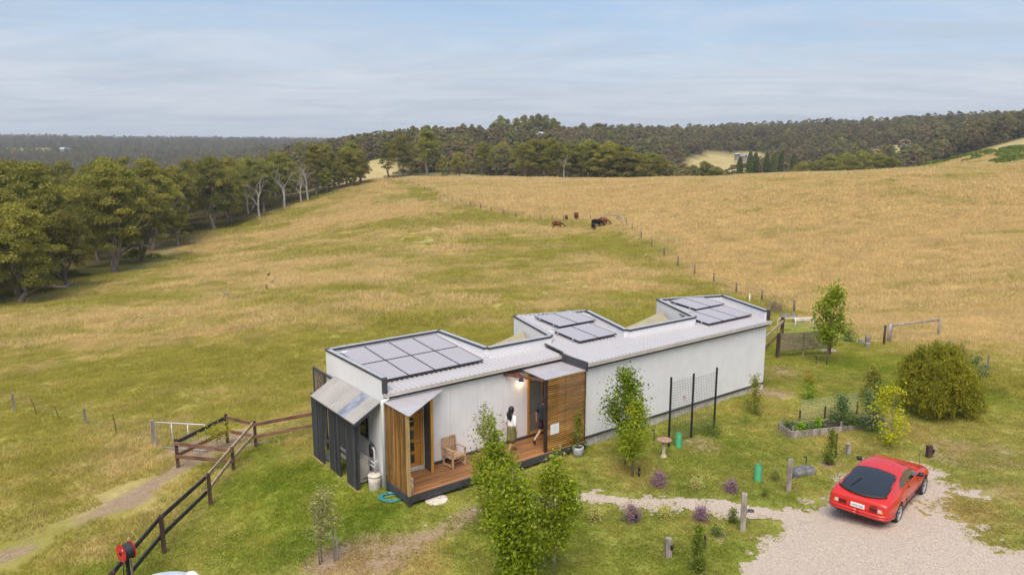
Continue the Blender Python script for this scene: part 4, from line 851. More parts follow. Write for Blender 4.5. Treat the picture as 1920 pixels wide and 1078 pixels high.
# young trees on the lawn by the long wall
p, h = gtop(1172, 870, 697)
plant('young_tree', 'olive-green young tree behind the bright one before the long wall', 'tree', p, h, egg(.62, .6, .42), 48, 4200, .095, lf['pear2'], 36, .45, .03, .6, .3, .12, (-.02, .02), None, (.2, .7), up=1)
p, h = gtop(1186, 893, 752)
plant('young_tree', 'bright green young tree on the lawn before the long wall', 'tree', p, h, egg(.50, .8, .26), 44, 3600, .10, lf['pear'], 37, .32, .035, .42, .5, .1, (.02, -.03), None, (.25, .8), lf['tip'], 60, up=1.2)
p, h = gtop(1550, 684, 540)
plant('young_tree', 'young tree with golden-green leaves beside the slatted garden screen', 'tree', p, h, egg(.78, .95, .28, .8), 48, 2400, .13, lf['pear'], 38, .32, .035, .75, .3, .14, (.02, 0), None, (.0, .85), up=.9)
p, h = gtop(1668, 838, 722)
plant('golden_tree', 'sparse golden-yellow young tree behind the red car', 'tree', p, h, egg(.72, .8, .12, .6), 20, 1150, .10, lf['gold'], 39, .14, .02, .6, .2, .10, (0, 0), None, (.1, .8), up=.4)
p, h = gtop(606, 1055, 920)
sap = plant('olive_sapling', 'pale-leaved staked sapling on the lawn by the timber fence', 'sapling', p, h, egg(.52, .7, .4), 30, 1100, .10, lf['oliv'], 40, .42, .022, .35, .2, .10, (.03, 0), None, (.1, .9), up=.7, stems=2)
wood_g = mat('weathered_timber', (.30, .25, .21), .85, var=.25, vscale=9, stretch=(1, 1, .2), bump=.3, bscale=40, wear=((.20, .15, .12), .5), rand=.15)
wood_d = mat('dark_stained_post', (.075, .04, .03), .7, var=.3, vscale=6, stretch=(1, 1, .2), rand=.2)
wood_r = mat('brown_stained_rail', (.19, .095, .055), .65, var=.3, vscale=4, stretch=(.3, .3, 1), rand=.2, bump=.15)
wood_b = mat('black_painted_rail', (.035, .032, .034), .6, var=.25, vscale=4)
wood_n = mat('sawn_timber', (.46, .33, .22), .75, var=.2, vscale=5, bump=.1)
blackp = mat('black_plastic', (.018, .018, .02), .45, var=.1)
wire = mat('fence_wire', (.20, .19, .18), .5, metal=.6, var=.1)
for i, (px, b, t_) in enumerate([(627, 1051, 983), (633, 1049, 1003)]):
    q, hh = gtop(px, b, t_); tag(MB().tube([(0,0,-.3),(0,0,hh)], .022, 8).build('garden_stake', wood_g, None, True, q), ['taller round stake beside the pale sapling', 'shorter round stake beside the pale sapling'][i], 'stake')
tag(MB().tube([V((-.3, 0, 0)), V((.02, .03, .02)), V((.05, -.05, .0)), V((-.02, -.05, -.03)), V((-.3, -.02, -.02))], .006, 5).build('tie_rope', pvc, None, True, at(627, 1051)+V((0, 0, .75))), 'white rope tying the pale sapling to its stakes', 'rope')
# shrubs
for args in [
 ('shrub', 'yellow-green upright shrub at the far end of the long wall', 1412, 776, 706, egg(.34, .5, .02), 34, 1300, .075, 'shrub', 51, .05, (.3, .9)),
 ('flowering_shrub', 'small shrub with red flowers on the gravel behind the long wall', 1515, 749, 706, egg(.36, .6, .1), 24, 600, .085, 'lettuce', 52, .1, (.1, .7)),
 ('cypress_shrub', 'small golden conical cypress beyond the garden bed', 1634, 746, 688, egg(.52, .5, .0, .6), 40, 1700, .085, 'shrub', 53, .03, (.35, .9)),
 ('grey_shrub', 'blue-green leafy shrub spilling over the end of the garden bed', 1628, 806, 736, egg(.55, .7, .0, .6), 44, 2400, .075, 'blue', 54, .03, (.2, .7)),
 ('garden_bush', 'dark green pyramid-shaped bush growing in the garden bed', 1576, 800, 744, cone(.62), 44, 2400, .075, 'blue', 55, .03, (.0, .8)),
 ('low_shrub', 'grey-green shrub in the long grass behind the weeping bush', 1828, 708, 668, egg(.6, .6, .0, .6), 26, 900, .09, 'blue', 56, .05, (.1, .6)),
 ('low_shrub', 'dark little shrub behind the left shoulder of the weeping bush', 1732, 682, 662, egg(.5, .6, .0, .6), 22, 800, .09, 'blue', 57, .05, (.0, .5)),
 ('weed_clump', 'green weeds at the foot of the wire trellis', 1333, 815, 792, egg(.42, .6, .0, .6), 22, 700, .06, 'reed', 58, .03, (.1, .6)),
 ('reed_clump', 'upright green tuft at the left end of the gravel path', 1068, 963, 925, egg(.16, .5, .0, .6), 22, 420, .16, 'reed', 59, .03, (.1, .6)),
 ('yellow_shrub', 'spindly shrub with yellow shoots behind the weeping bush', 1800, 695, 650, egg(.55, 1.1, .05, .6), 26, 520, .09, 'tip', 60, .1, (.1, .6)),
 ('sapling_shrub', 'thin yellow-green seedling on the mulch before the far shrub', 1398, 795, 768, egg(.16, .8, .1, .6), 10, 120, .06, 'lettuce', 61, .1, (.1, .6)),
 ('rose_shrub', 'small leafy shrub left of the timber post by the stone slab', 1455, 900, 880, egg(.22, .6, .0, .6), 16, 300, .05, 'shrub', 62, .05, (.1, .6)),
 ('weed_clump', 'low green clump beside the dark soil patch on the front lawn', 1343, 1005, 985, egg(.2, .6, .0, .6), 16, 320, .06, 'reed', 63, .05, (.1, .6)),
 ('verge_shrub', 'low dark green weeds right of the young tree by the slatted screen', 1590, 640, 618, egg(.5, .6, .0, .6), 20, 500, .1, 'reed', 64, .05, (.1, .6)),
 ]:
    nm, lb, px, b, t_, pr, nb2, nl, ls, mm, sd, t0_, tn = args; p, h = gtop(px, b, t_)
    o = plant(nm, lb, 'shrub', p, h, pr, nb2, nl, ls, lf[mm], sd, t0_, .012, .5, .1, .08, (0, 0), None, tn, lf['red'] if 'red flowers' in lb else None, 55, up=.9)
# weeping bush: long hanging sprays
p, h = gtop(1758, 778, 648)
r_ = np.random.default_rng(77); o = thing('weeping_bush', 'big round weeping olive-green bush at the edge of the yard', 'bush', p); n = 22000; kk = 240
a = r_.random(kk)*6.283; tz = r_.random(kk)**.8; Rw = 1.42; hz_ = h*(.25+.72*tz); rr = Rw*np.sqrt(np.clip(1-(tz*.92)**2.2, .05, 1))*(.45+.55*r_.random(kk)**.7)
lob = .40+1.15*fbm(a*1.1+3, tz*2.2+1, 3); rr = rr*lob; hz_ = hz_*(.72+.5*fbm(np.cos(a)*1.3+5, np.sin(a)*1.3+2, 2)); cc = np.stack([rr*np.cos(a), rr*np.sin(a), hz_], -1); cc[:26] = np.stack([.25+.22*r_.normal(0, 1, 26), .1+.2*r_.normal(0, 1, 26), h*(.82+.2*r_.random(26))], -1); hz_[:26] = cc[:26, 2]; per = n//kk; t_ = r_.random((kk, per))
oud = np.stack([np.cos(a), np.sin(a), 0*a], -1); pos = cc[:, None]+oud[:, None]*(.32*t_[..., None])+r_.normal(0, .085, (kk, per, 3)); pos[..., 2] -= (t_**1.6)*np.minimum(.75, hz_*.75)[:, None]; pos[..., 2] = np.maximum(pos[..., 2], .03)
link('crown', leaves('crown', pos.reshape(-1, 3), np.repeat(oud, per, 0)*.9+V((0, 0, .2)), .19, lf['weep'], r_, ((.05+.55*r_.random(kk))[:, None]+.3*r_.random((kk, per))).reshape(-1), .16, 1.6, .35), o)
m = MB()
for q in range(7): aa = 6.283*q/7; m.tube([(0,0,-.1),(.4*math.cos(aa),.4*math.sin(aa),h*.4),(.6*math.cos(aa),.6*math.sin(aa),h*.6)], [.06,.04,.015], 6)
m.build('trunk', sbark, o, True)
# conifers
for lb, px, b, t_, W, sd, n_ in [('pencil conifer in a mulch ring behind the red car', 1556, 872, 806, .24, 71, 1900), ('feathery dwarf conifer at the bottom of the front lawn', 1307, 1070, 984, .24, 72, 2200), ('tiny green conifer beside the taller timber post', 1373, 980, 953, .11, 73, 500), ('very small conifer seedling on the lawn near the tree guard', 1434, 930, 917, .08, 74, 200)]:
    p, h = gtop(px, b, t_); plant('conifer', lb, 'conifer', p, h, (lambda t_, W=W: W*max(.08, math.sin(math.pi*(t_*.93+.06)**.6))), 46, n_, .07, lf['con'], sd, .03, .02, .3, -.8, .045, (0, 0), None, (.1, .8), up=2.2)
# lavender and cream daisy mounds along the path
for i, (px, b, t_, mm, lb) in enumerate([(1235,912,886,'mauve','mauve flower mound nearest the young tree, above the path'),(1370,922,902,'mauve','mauve flower mound near the green tree guard, above the path'),(1184,978,947,'mauve','larger mauve flower mound below the path, left one'),(1312,976,950,'mauve','mauve flower mound below the path, near the timber post'),(1305,916,896,'cream','cream flower mound above the path between two mauve ones'),(1118,977,951,'cream','cream flower mound below the path, leftmost of its row'),(1247,972,951,'cream','cream flower mound below the path between two mauve ones')]):
    p, h = gtop(px, b, t_); W = h*.55
    plant('flower_mound', lb, 'flowers', p, h, egg(W, .5, .0, .5), 44, 900, .05, lf[mm], 80+i, .04, .006, .4, -.2, .05, (0, 0), 'flower mounds by the path', (.1, .6), lf[mm], 500 if mm == 'mauve' else 420, up=1.2)
# ------------------------------------------------------------------ posts, lamps, guards
def upright(name, label, cat, px, b, t_, m_, wd=.12, dp=None, group=None, rz=.3):
    p, h = gtop(px, b, t_); dp = dp or wd; mb = MB(); r = random.Random(px)
    pts = []
    for k in range(4):
        z = [-.25, h*.4, h*.97, h][k]; s = [1.03, 1, .98, .9][k]
        for i, j in ((-1,-1),(1,-1),(1,1),(-1,1)): pts.append((i*wd/2*s+r.uniform(-.006,.006), j*dp/2*s+r.uniform(-.006,.006), z+(r.uniform(-.01,.01) if k > 1 else 0)))
    mb.add(pts, [(3,2,1,0),(12,13,14,15)]+[(4*k+i, 4*k+(i+1)%4, 4*k+4+(i+1)%4, 4*k+4+i) for k in range(3) for i in range(4)])
    o = thing(name, label, cat, p, rz, group); mb.build('shaft', m_, o); return o, p, h
for lb, px, b, t_, dr in [('tall weathered timber post with a round lamp, right end of the path', 1392, 995, 924, 957), ('tall weathered timber post with a round lamp, near the stone slab', 1478, 921, 860, 893)]:
    o, p, h = upright('timber_post', lb, 'post', px, b, t_, wood_g, .15, .12, rz=-.2); z = upto(p, dr)
    MB().lathe([(.0,0),(.09,.0),(.10,.015),(.10,.03),(.02,.035)], 14, (.20, .0, z)).tube([(.07,0,z-.04),(.2,0,z+.0)], .012, 6).build('lamp', mat('lamp_grey', (.06,.065,.075), .35), o, True)
    MB().bb(.07,.09,-.03,.03,z-.1,z+.08).build('bracket', blackp, o)
o, p, h = upright('timber_post', 'short weathered post with a black lamp low on the front lawn', 'post', 1252, 1044, 1008, wood_g, .17, .15, rz=.2); MB().lathe([(.0,0),(.055,0),(.06,.03),(.03,.05)], 10, (.07,-.09,h*.62)).bb(.04,.1,-.1,-.07,h*.45,h*.66).build('lamp', blackp, o)
o, p, h = upright('timber_post', 'short dark brown post with a black lamp beyond the red car', 'post', 1741, 857, 835, wood_d, .17, .15, rz=.2); MB().lathe([(.0,0),(.06,0),(.065,.03),(.03,.05)], 10, (.1,-.06,h*.6)).bb(.07,.12,-.1,-.03,h*.35,h*.62).build('lamp', blackp, o)
upright('timber_post', 'short plain grey post on the lawn behind the red car', 'post', 1589, 852, 831, wood_g, .14)
upright('garden_stake', 'short black stake beside the feathery dwarf conifer', 'stake', 1321, 1028, 1003, wood_d, .05)
upright('garden_stake', 'thin dark stake beside the pencil conifer', 'stake', 1566, 858, 812, wood_d, .035)
for lb, px, b, t_ in [('small black bollard lamp beside the bright young tree', 1198, 893, 876), ('small black bollard lamp behind the cream mound above the path', 1309, 904, 891), ('small black bollard lamp in front of the mauve mound below the path', 1192, 980, 963)]:
    p, h = gtop(px, b, t_); o = thing('bollard_lamp', lb, 'lamp', p, 0, 'small bollard lamps'); MB().tube([(0,0,-.1),(0,0,h*.7)], .03, 10).build('post', blackp, o, True); MB().lathe([(.0,h*.7),(.045,h*.7),(.045,h*.95),(.02,h)], 12).build('head', blackp, o, True)
for lb, px, b, t_ in [('black spike lamp by the long wall behind the bird bath', 1226, 827, 806), ('black spike lamp on the gravel by the slatted garden screen', 1530, 683, 668), ('black spike lamp beside the dark stone slab', 1511, 872, 856)]:
    p, h = gtop(px, b, t_); o = thing('spike_lamp', lb, 'lamp', p, .4, 'spike lamps'); MB().tube([(0,0,-.1),(0,0,h)], .014, 8).build('stem', blackp, o, True); MB().lathe([(.0,h),(.06,h),(.075,h+.02),(.03,h+.04)], 12, (-.06,0,-.01)).build('head', blackp, o, True)
# tree guards
gm = bpy.data.materials.new('green_guard'); gm.use_nodes = True; t = gm.node_tree; b_ = t.nodes['Principled BSDF']; b_.inputs['Roughness'].default_value = .35
lk(t, mixc(t, noise(t, nd(t, 'ShaderNodeTexCoord').outputs['Object'], 4), (.06, .42, .20), (.16, .58, .32)), b_.inputs['Base Color'])
for lb, px, b, t_ in [('green plastic tree guard on the open lawn', 1421, 901, 872), ('green plastic tree guard at the foot of the wire trellis', 1272, 838, 812)]:
    p, h = gtop(px, b, t_); o = thing('tree_guard', lb, 'tree guard', p, .5, 'green tree guards'); s = .12; mb = MB(); P = []; k_ = 12
    for z in (0, h*.5, h):
        for i in range(k_): a = 6.283*i/k_; q = s*(1+.12*math.cos(3*a)); P.append((q*math.cos(a), q*math.sin(a), z))
    mb.add(P, [(k_*j+i, k_*j+(i+1) % k_, k_*(j+1)+(i+1) % k_, k_*(j+1)+i) for j in range(2) for i in range(k_)]); mb.build('sleeve', gm, o, True)
    for i in range(3): a = 2.094*i; MB().tube([(.11*math.cos(a), .11*math.sin(a), -.1), (.11*math.cos(a), .11*math.sin(a), h*(1.06 if i else 1.14))], .009, 6).build('stake', wood_g, o)
# bird bath, stone slab, lid, stones
p, h = gtop(1244, 857, 826); o = thing('bird_bath', 'cream pedestal bird bath with a terracotta bowl', 'bird bath', p)
MB().lathe([(.12,0),(.13,.04),(.085,.10),(.06,.2),(.075,.32),(.06,.45),(.08,h-.1),(.05,h-.06)], 18).build('pedestal', mat('cream_stone', (.62,.50,.32), .8, var=.15, vscale=8), o, True)
MB().lathe([(.05,h-.07),(.16,h-.03),(.27,h+.03),(.275,h+.05),(.25,h+.045),(.15,h),(.02,h-.015)], 22).build('bowl', mat('terracotta', (.36,.22,.15), .85, var=.2, vscale=9), o, True)
def rock(name, label, p, d, m_, seed, rz=0, cat='stone', group=None):
    r = np.random.default_rng(seed); bm = bmesh.new(); bmesh.ops.create_icosphere(bm, subdivisions=3, radius=1)
    ps = r.normal(0, 1, (6, 3))
    for v in bm.verts:
        c = np.array(v.co); f = 1+.16*sum(math.sin(2.1*float(c @ q)+i) for i, q in enumerate(ps))/2.2; c = np.sign(c)*np.abs(c)**.62*f; v.co = (c[0]*d[0]/2, c[1]*d[1]/2, c[2]*d[2]/2+d[2]*.3)
    me = bpy.data.meshes.new(name); bm.to_mesh(me); bm.free(); me.materials.append(m_); return tag(link(name, me, None, p, rz), label, cat, group)
stone = mat('slate_stone', (.16, .155, .15), .85, var=.25, vscale=5, bump=.5, bscale=8, wear=((.25,.24,.22), .5))
ps_ = mat('pale_stone', (.42, .36, .29), .9, var=.2, vscale=4, bump=.4, bscale=8)
rock('stone_slab', 'flat dark stone slab on the lawn beside the timber post', at(1506, 888), (.85,.62,.3), stone, 1, .2)
for i, (px, b, s) in enumerate([(1545, 661, .3), (1562, 661, .32)]): rock('stone', ['pale stone at the foot of the slatted garden screen, left one', 'pale stone at the foot of the slatted garden screen, right one'][i], at(px, b), (s, s*.8, s*.6), ps_, 5+i)
o = tag(MB().lathe([(.0,-.05),(.36,-.05),(.37,.03),(.34,.045),(.02,.05)], 30).lathe([(.0,.05),(.05,.052),(.05,.062),(.0,.064)], 10, (.1,.12,0)).build('tank_lid', mat('lid_white', (.66,.58,.50), .7, var=.12, vscale=5, wear=((.4,.32,.25), .5)), None, True, at(818, 937)), 'round whitish service lid in the grass before the deck', 'lid')
for i, (px, b, t_, wd_) in enumerate([(1614,644,635,.28),(1627,644,630,.34),(1626,651,643,.34)]):
    p, h = gtop(px, b, t_); tag(MB().lathe([(wd_*.55,-.1),(wd_*.5,.02),(wd_*.48,h-.02),(wd_*.44,h)], 12).build('log_stump', wood_g, None, False, p), ['low grey log stump at the left of the three by the paddock gate', 'tallest grey log stump of the three by the paddock gate', 'front grey log stump of the three by the paddock gate'][i], 'stump')
# ------------------------------------------------------------------ fences
def fence_run(name, label, cat, pts, post_m, wires=(), rails=(), wd=.12, rnd=False, hts=None, wire_r=.006, sink=.3):
    """pts: (x, y, z, h[, material]); wires and rails: heights as a share of the post, with material"""
    o = thing(name, label, cat, pts[0][:3]); b0 = V(pts[0][:3])
    for q in pts:
        c = V(q[:3])-b0; m_ = q[4] if len(q) > 4 else post_m; w_ = q[5] if len(q) > 5 else wd; lx, ly = (q[6] if len(q) > 6 else (0, 0))
        MB().tube([(0,0,-sink),(lx*.5,ly*.5,q[3]*.5),(lx,ly,q[3])], [w_*.52, w_*.5, w_*.47], 9 if rnd else 4).build('post', m_, o, rnd, c)
    for f in wires:
        mb = MB()
        for a, b in zip(pts[:-1], pts[1:]): mb.tube([V(a[:3])-b0+V((0,0,a[3]*f)), V(b[:3])-b0+V((0,0,b[3]*f))], wire_r, 4, False)
        mb.build('wire', wire, o)
    return o
def pp(px, b, t_, *e): p, h = gtop(px, b, t_); return (p[0], p[1], p[2], h, *e)
# timber rail fence of the yard
P1, P2, P3, P4 = pp(334,876,823), pp(427,830,776), pp(480,838,789), pp(438,881,838)
F1, F2, F3 = pp(395,946,887), pp(308,1036,965), (-10.05, 17.6, gz(-10.05,17.6), 1.15)
SC = pp(592, 814, 768)
fy = thing('rail_fence', 'two-rail timber fence around the left yard, dark posts', 'fence', P3[:3]); b0 = V(P3[:3])
def post_rail(parent, b0, q, m_=wood_d, wd=.115): MB().bb(-wd/2, wd/2, -wd/2, wd/2, -.4, q[3]).build('post', m_, parent, False, V(q[:3])-b0, .3)
def rail_(parent, b0, a, b, f, m_, off=(0, 0), h_=.13, w_=.045, ext=.06):
    A = V(a[:3])-b0+V((off[0], off[1], a[3]*f)); B = V(b[:3])-b0+V((off[0], off[1], b[3]*f)); d = (B-A)/np.linalg.norm(B-A); MB().bar(A-d*ext, B+d*ext, w_, h_).build('rail', m_, parent)
for q in (P3, P4, F1, F2, F3): post_rail(fy, b0, q)
for a, b, m_ in ((P3, P4, wood_n), (P4, F1, wood_n), (F1, F2, wood_b), (F2, F3, wood_b), (P3, SC, wood_r)):
    d = V(b[:2])-V(a[:2]); d = d/np.linalg.norm(d); nn = (-d[1]*.08*-1, d[0]*.08*-1) if m_ is not wood_r else (0.02, -.08)
    for f in (.88, .42): rail_(fy, b0, a, b, f, m_, nn, .13, .045, .05)
ey = thing('plant_pen', 'square brown timber pen with a vine in the fence corner', 'fence', P1[:3]); b0 = V(P1[:3])
for q in (P1, P2): post_rail(ey, b0, q)
for a, b in ((P1, P4), (P1, P2), (P2, P3)):
    for f in (.88, .42): rail_(ey, b0, a, b, f, wood_r if not (a is P1 and b is P2 and f > .5) else wood_b, (0, -.08) if b is P4 else (0, 0), .13, .045, .05)
mb = MB()
for k in range(22):
    t_ = k/21; A = V(P1[:3])*(1-t_)+V(P2[:3])*t_-b0; mb.tube([A+V((0,0,.05)), A+V((0,0,P1[3]*1.02))], .004, 4, False)
for f in (.15,.3,.5,.65,.8,1.0): mb.tube([V(P1[:3])-b0+V((0,0,P1[3]*f)), V(P2[:3])-b0+V((0,0,P2[3]*f))], .004, 4, False)
mb.build('wire_mesh', wire, ey)
q = V(P1[:3])*.35+V(P2[:3])*.65; plant('vine', 'yellow-green vine sprawling over the timber pen', 'vine', q+V((.25, .1, 0)), 1.2, lambda t_: .75*t_, 26, 620, .09, lf['gold'], 91, .55, .012, .5, .3, .13, (0, 0), None, (-.2, .6), up=.5)
# steel gate and its post
G0, G1 = at(296, 839), at(388, 847); hg = upto(G0, 791); g_ = thing('steel_gate', 'white tubular steel gate behind the timber pen', 'gate', G0); E1 = G1-G0; galv = mat('galvanised_white', (.66,.66,.68), .4, metal=.2, var=.08)
MB().tube([(0,0,.04),(0,0,hg),E1+V((0,0,hg)),E1+V((0,0,.06)),(0,0,.04)], .024, 8).build('frame', galv, g_, True)
for f in (.33, .66): MB().tube([E1*f+V((0,0,.05)), E1*f+V((0,0,hg))], .018, 8).build('upright', galv, g_, True)
mb = MB()
for f in (.2,.4,.6,.8): mb.tube([(0,0,hg*f), E1+V((0,0,hg*f))], .004, 4, False)
for f in np.linspace(.04,.96,18): mb.tube([E1*f+V((0,0,.05)), E1*f+V((0,0,hg))], .003, 4, False)
mb.build('wire_mesh', wire, g_)
# wire fence running off to the left
lw = [pp(289,836,787), pp(220,815,777,wood_d,.045,(-.12,0)), pp(161,797,765), pp(113,788,761,wood_d,.045,(-.22,0)), pp(71,779,747,wood_d,.045,(-.28,0)), pp(27,771,737), pp(-40,755,722)]
lw[0] = (*lw[0][:4], wood_g, .2)
fence_run('wire_fence', 'old wire fence with leaning posts on the left slope', 'fence', lw, wood_g, (.9,.7,.5,.3), wd=.15, wire_r=.004)
# paddock boundary fence
pf = [(1488,588,563),(1428,567,545),(1380,552,531),(1338,532,512),(1302,517,497),(1271,500,481),(1245,482,465),(1222,465,449),(1202,449,434),(1185,433,419)]
fence_run('paddock_fence', 'post and wire fence climbing the paddock behind the house', 'fence', [pp(*q) for q in pf]+[pp(1174,424,410)], mat('grey_post', (.15,.11,.10), .85, var=.25, rand=.2), (.9,.65,.4), wd=.17, wire_r=.008, rnd=True)
cr = [pp(1168,419,405,wood_g,.22), pp(1153,416,404,wood_g,.18), pp(1133,413,403.5), pp(1107,413.5,403), pp(1057,413.5,403),pp(1035,413.5,403),pp(1014,413,402.5),pp(993,412,402)]
p8 = [(967,407.5,398),(943,402,393),(921,396.5,388),(901,391,382),(882,386,377.5),(864,381,373),(849,376.5,368.5),(834,372,364.5),(820,366.5,359),(808,361,353.5),(796,356,349.5),(785,351,344.5),(775,346.5,340.5),(766,342,337)]
fence_run('paddock_fence', 'post and wire fence from the cattle corner to the far gate', 'fence', cr[2:]+[pp(*q) for q in p8], mat('grey_post', (0,0,0)), (.9,.6,.3), wd=.2, wire_r=.010, rnd=True)
cb = thing('corner_brace', 'timber corner brace of the fence beside the cattle', 'fence', cr[0][:3]); b0 = V(cr[0][:3]); ca, cb_, cc_ = pp(1136,413,403.5), cr[0], pp(1158,420,408)
c1_, c2_, c3_ = pp(1137,412,403.5), pp(1157,414,404.5), pp(1168,420,410)
for q in (c1_, c2_, c3_): MB().tube([(0,0,-.3),(0,0,q[3]*1.1)], .13, 9).build('post', wood_g, cb, True, V(q[:3])-b0)
for a, b in ((c1_, c2_), (c2_, c3_)): MB().tube([V(a[:3])-b0+V((0,0,a[3]*1.02)), V(b[:3])-b0+V((0,0,b[3]*1.02))], .09, 8).build('rail', wood_g, cb, True)
# stock yard rails at the crest
ys_ = [pp(x_, 336.5-(x_-728)*.04, 331) for x_ in (720,730,738,746,752)]; fy2 = thing('stock_rail', 'low dark timber yard rails on the crest by the far gate', 'fence', ys_[0][:3]); b0 = V(ys_[0][:3])
for q in ys_: MB().bb(-.09,.09,-.09,.09,-.3,1.35).build('post', wood_d, fy2, False, V(q[:3])-b0)
for f in (.5, .9, 1.3): MB().bar(V((0,0,f)), V(ys_[-1][:3])-b0+V((0,0,f)), .06, .16).build('rail', wood_d, fy2)
# fence at the right end of the house, pipe gate, screen, brace
R1 = pp(1466,626,595); R0 = (*hw(11.6,1.8), gz(*hw(11.6,1.8)), R1[3]); rf_ = thing('rail_fence', 'short brown two-rail fence joining the house to a post', 'fence', R1[:3]); b0 = V(R1[:3]); post_rail(rf_, b0, R1, wood_d, .16)
for f in (.80, .26): rail_(rf_, b0, R0, R1, f, wood_n if f > .5 else wood_r, (0, -.1), .15, .05, .0)
W0, W1 = at(1457, 620), at(1524, 622); hg = upto(W0, 597); g2 = thing('pipe_gate', 'white pipe gate behind the slatted garden screen', 'gate', W0); E1 = W1-W0; E1[2] += .05
MB().tube([(0,0,0),(0,0,hg*.85),(.08,0,hg),E1*.97+V((0,0,hg*1.06)),E1+V((0,0,hg)),E1], .03, 8).build('frame', galv, g2, True)
for f in (.5, 1.0): MB().tube([E1*f, E1*f+V((0,0,hg*1.03))], .028, 8).build('upright', galv, g2, True)
mb = MB()
for f in (.2,.4,.6,.8): mb.tube([(0,0,hg*f), E1+V((0,0,hg*f))], .005, 4, False)
mb.build('wire', wire, g2)
S0, S1 = pp(1457.5,671,625), pp(1554,665,623); sg = thing('garden_screen', 'low slatted garden screen between two dark posts', 'screen', S0[:3]); b0 = V(S0[:3])
for q in (S0, S1): MB().bb(-.075,.075,-.075,.075,-.3,q[3]).build('post', wood_d, sg, False, V(q[:3])-b0, .1)
E1 = V(S1[:3])-b0; hs_ = S0[3]; MB().bb(-.035,.035,-.03,.03,-.2,hs_*.98).build('post', wood_g, sg, False, E1*.49)
for k in range(14):
    f = .30+.68*k/13; MB().bar(E1*.01+V((0,-.05,hs_*f)), E1*1.06+V((0,-.05,hs_*f)), .02, .055).build('slat', mat('brown_slat', (.19,.15,.10), .85, var=.2, rand=.2), sg)
B0, B1, B2 = pp(1657,646,610), pp(1667,641,606), pp(1759,631,598); bg_ = thing('gate_brace', 'grey timber gate brace with a long top rail in dry grass', 'fence', B1[:3]); b0 = V(B1[:3])
MB().tube([(0,0,-.3),(0,0,B0[3])], .07, 9).build('post', wood_d, bg_, True, V(B0[:3])-b0); MB().tube([(0,0,-.3),(0,0,B1[3])], .125, 10).build('post', wood_g, bg_, True); MB().tube([(0,0,-.3),(0,0,B2[3])], .09, 9).build('post', wood_g, bg_, True, V(B2[:3])-b0)
MB().tube([V((0,0,B1[3]*.88)), V(B2[:3])-b0+V((0,0,B2[3]*.96))], .065, 8).build('rail', wood_g, bg_, True)
fence_run('wire_fence', 'sagging wire fence running from the gate brace behind the weeping bush', 'fence', [pp(1670,643,608,wood_g,.05), pp(1783,676,642,wood_g,.16), pp(1850,700,665), pp(1925,735,695)], wood_g, (.9,.65,.4), wd=.1, wire_r=.005)
p, h = gtop(1405, 571, 552); tag(MB().tube([(0,0,-.2),(0,0,h)], .05, 10).lathe([(.0,h),(.06,h),(.06,h+.05),(.0,h+.06)], 10).build('vent_pipe', pvc, None, True, p), 'white upright pipe standing in the paddock behind the house', 'pipe')
p, h = gtop(1449, 588, 566); plant('brush_heap', 'mauve-grey dead brush heap in the grass behind the house', 'brush', p, h, egg(1.0, .6, 0, .5), 34, 1500, .14, lf['dry'], 95, .03, .01, .2, .2, .12, (0, 0), None, (.0, .8), up=.8)
for i, (px, b, d) in enumerate([(1478,596,(1.3,.8,.45)),(1504,604,(1.2,.7,.4))]): rock('rubble', ['grey rubble beside the brush heap behind the house', 'pinkish rubble beside the pipe gate behind the house'][i], at(px, b), d, stone if i == 0 else ps_, 30+i)
# wire trellis on three black posts
T0, T1, T2 = pp(1253.5,838,707), pp(1295.5,821,700), pp(1338.5,804,689); tr_ = thing('wire_trellis', 'tall wire mesh trellis on three black posts before the long wall', 'trellis', T0[:3]); b0 = V(T0[:3])
for q in (T0, T1, T2): MB().bb(-.028,.028,-.028,.028,-.3,q[3]).build('post', blackp, tr_, False, V(q[:3])-b0, HTH)
mb = MB()
for a, b in ((T0, T1), (T1, T2)):
    A, B = V(a[:3])-b0, V(b[:3])-b0; hh = a[3]*.93
    for k in range(25): mb.tube([A+V((0,0,.06+hh*k/25)), B+V((0,0,.06+b[3]*.93*k/25))], .0045, 4, False)
    for k in range(1, 14): q = A+(B-A)*k/14; mb.tube([q+V((0,0,.04)), q+V((0,0,hh))], .0035, 4, False)
mb.build('wire_mesh', mat('trellis_wire', (.10,.12,.10), .5, metal=.3), tr_)
# raised garden bed
A, B = at(1484.5, 823), at(1670, 797); A2 = at(1464, 809); bed = thing('garden_bed', 'long raised garden bed of grey timber sleepers', 'garden bed', A); u_ = B-A; u_[2] = 0; Lb = np.linalg.norm(u_); u_ /= Lb; v_ = V((-u_[1], u_[0], 0)); dB = max(.9, float((A2-A)[:2] @ v_[:2])); hb = upto(A, 808.6)
rz_ = math.atan2(u_[1], u_[0]); bed.rotation_euler = (0, 0, rz_)
for k in range(2):
    for (x0, x1, y0, y1) in ((0, Lb*.5, 0, .05), (Lb*.5, Lb, 0, .05), (0, Lb*.5, dB-.05, dB), (Lb*.5, Lb, dB-.05, dB)): MB().bb(x0+.004, x1-.004, y0, y1, -.15+(.15+hb)/2*k+.003, -.15+(.15+hb)/2*(k+1)).build('sleeper', wood_g, bed)
    for x0 in (-.05, Lb): MB().bb(x0, x0+.05, 0, dB, -.15+(.15+hb)/2*k+.003, -.15+(.15+hb)/2*(k+1)).build('sleeper', wood_g, bed)
MB().bb(0, Lb, .05, dB-.05, -.1, hb-.06).build('soil', mat('soil', (.045,.03,.022), .95, var=.4, vscale=9, bump=.8, bscale=14, bdist=.05), bed)
for x_, y_ in ((0.09, .09), (.09, dB-.1), (Lb*.5, .09)): MB().bb(x_-.03, x_+.03, y_-.03, y_+.03, -.1, hb+.18).build('peg', wood_g, bed)
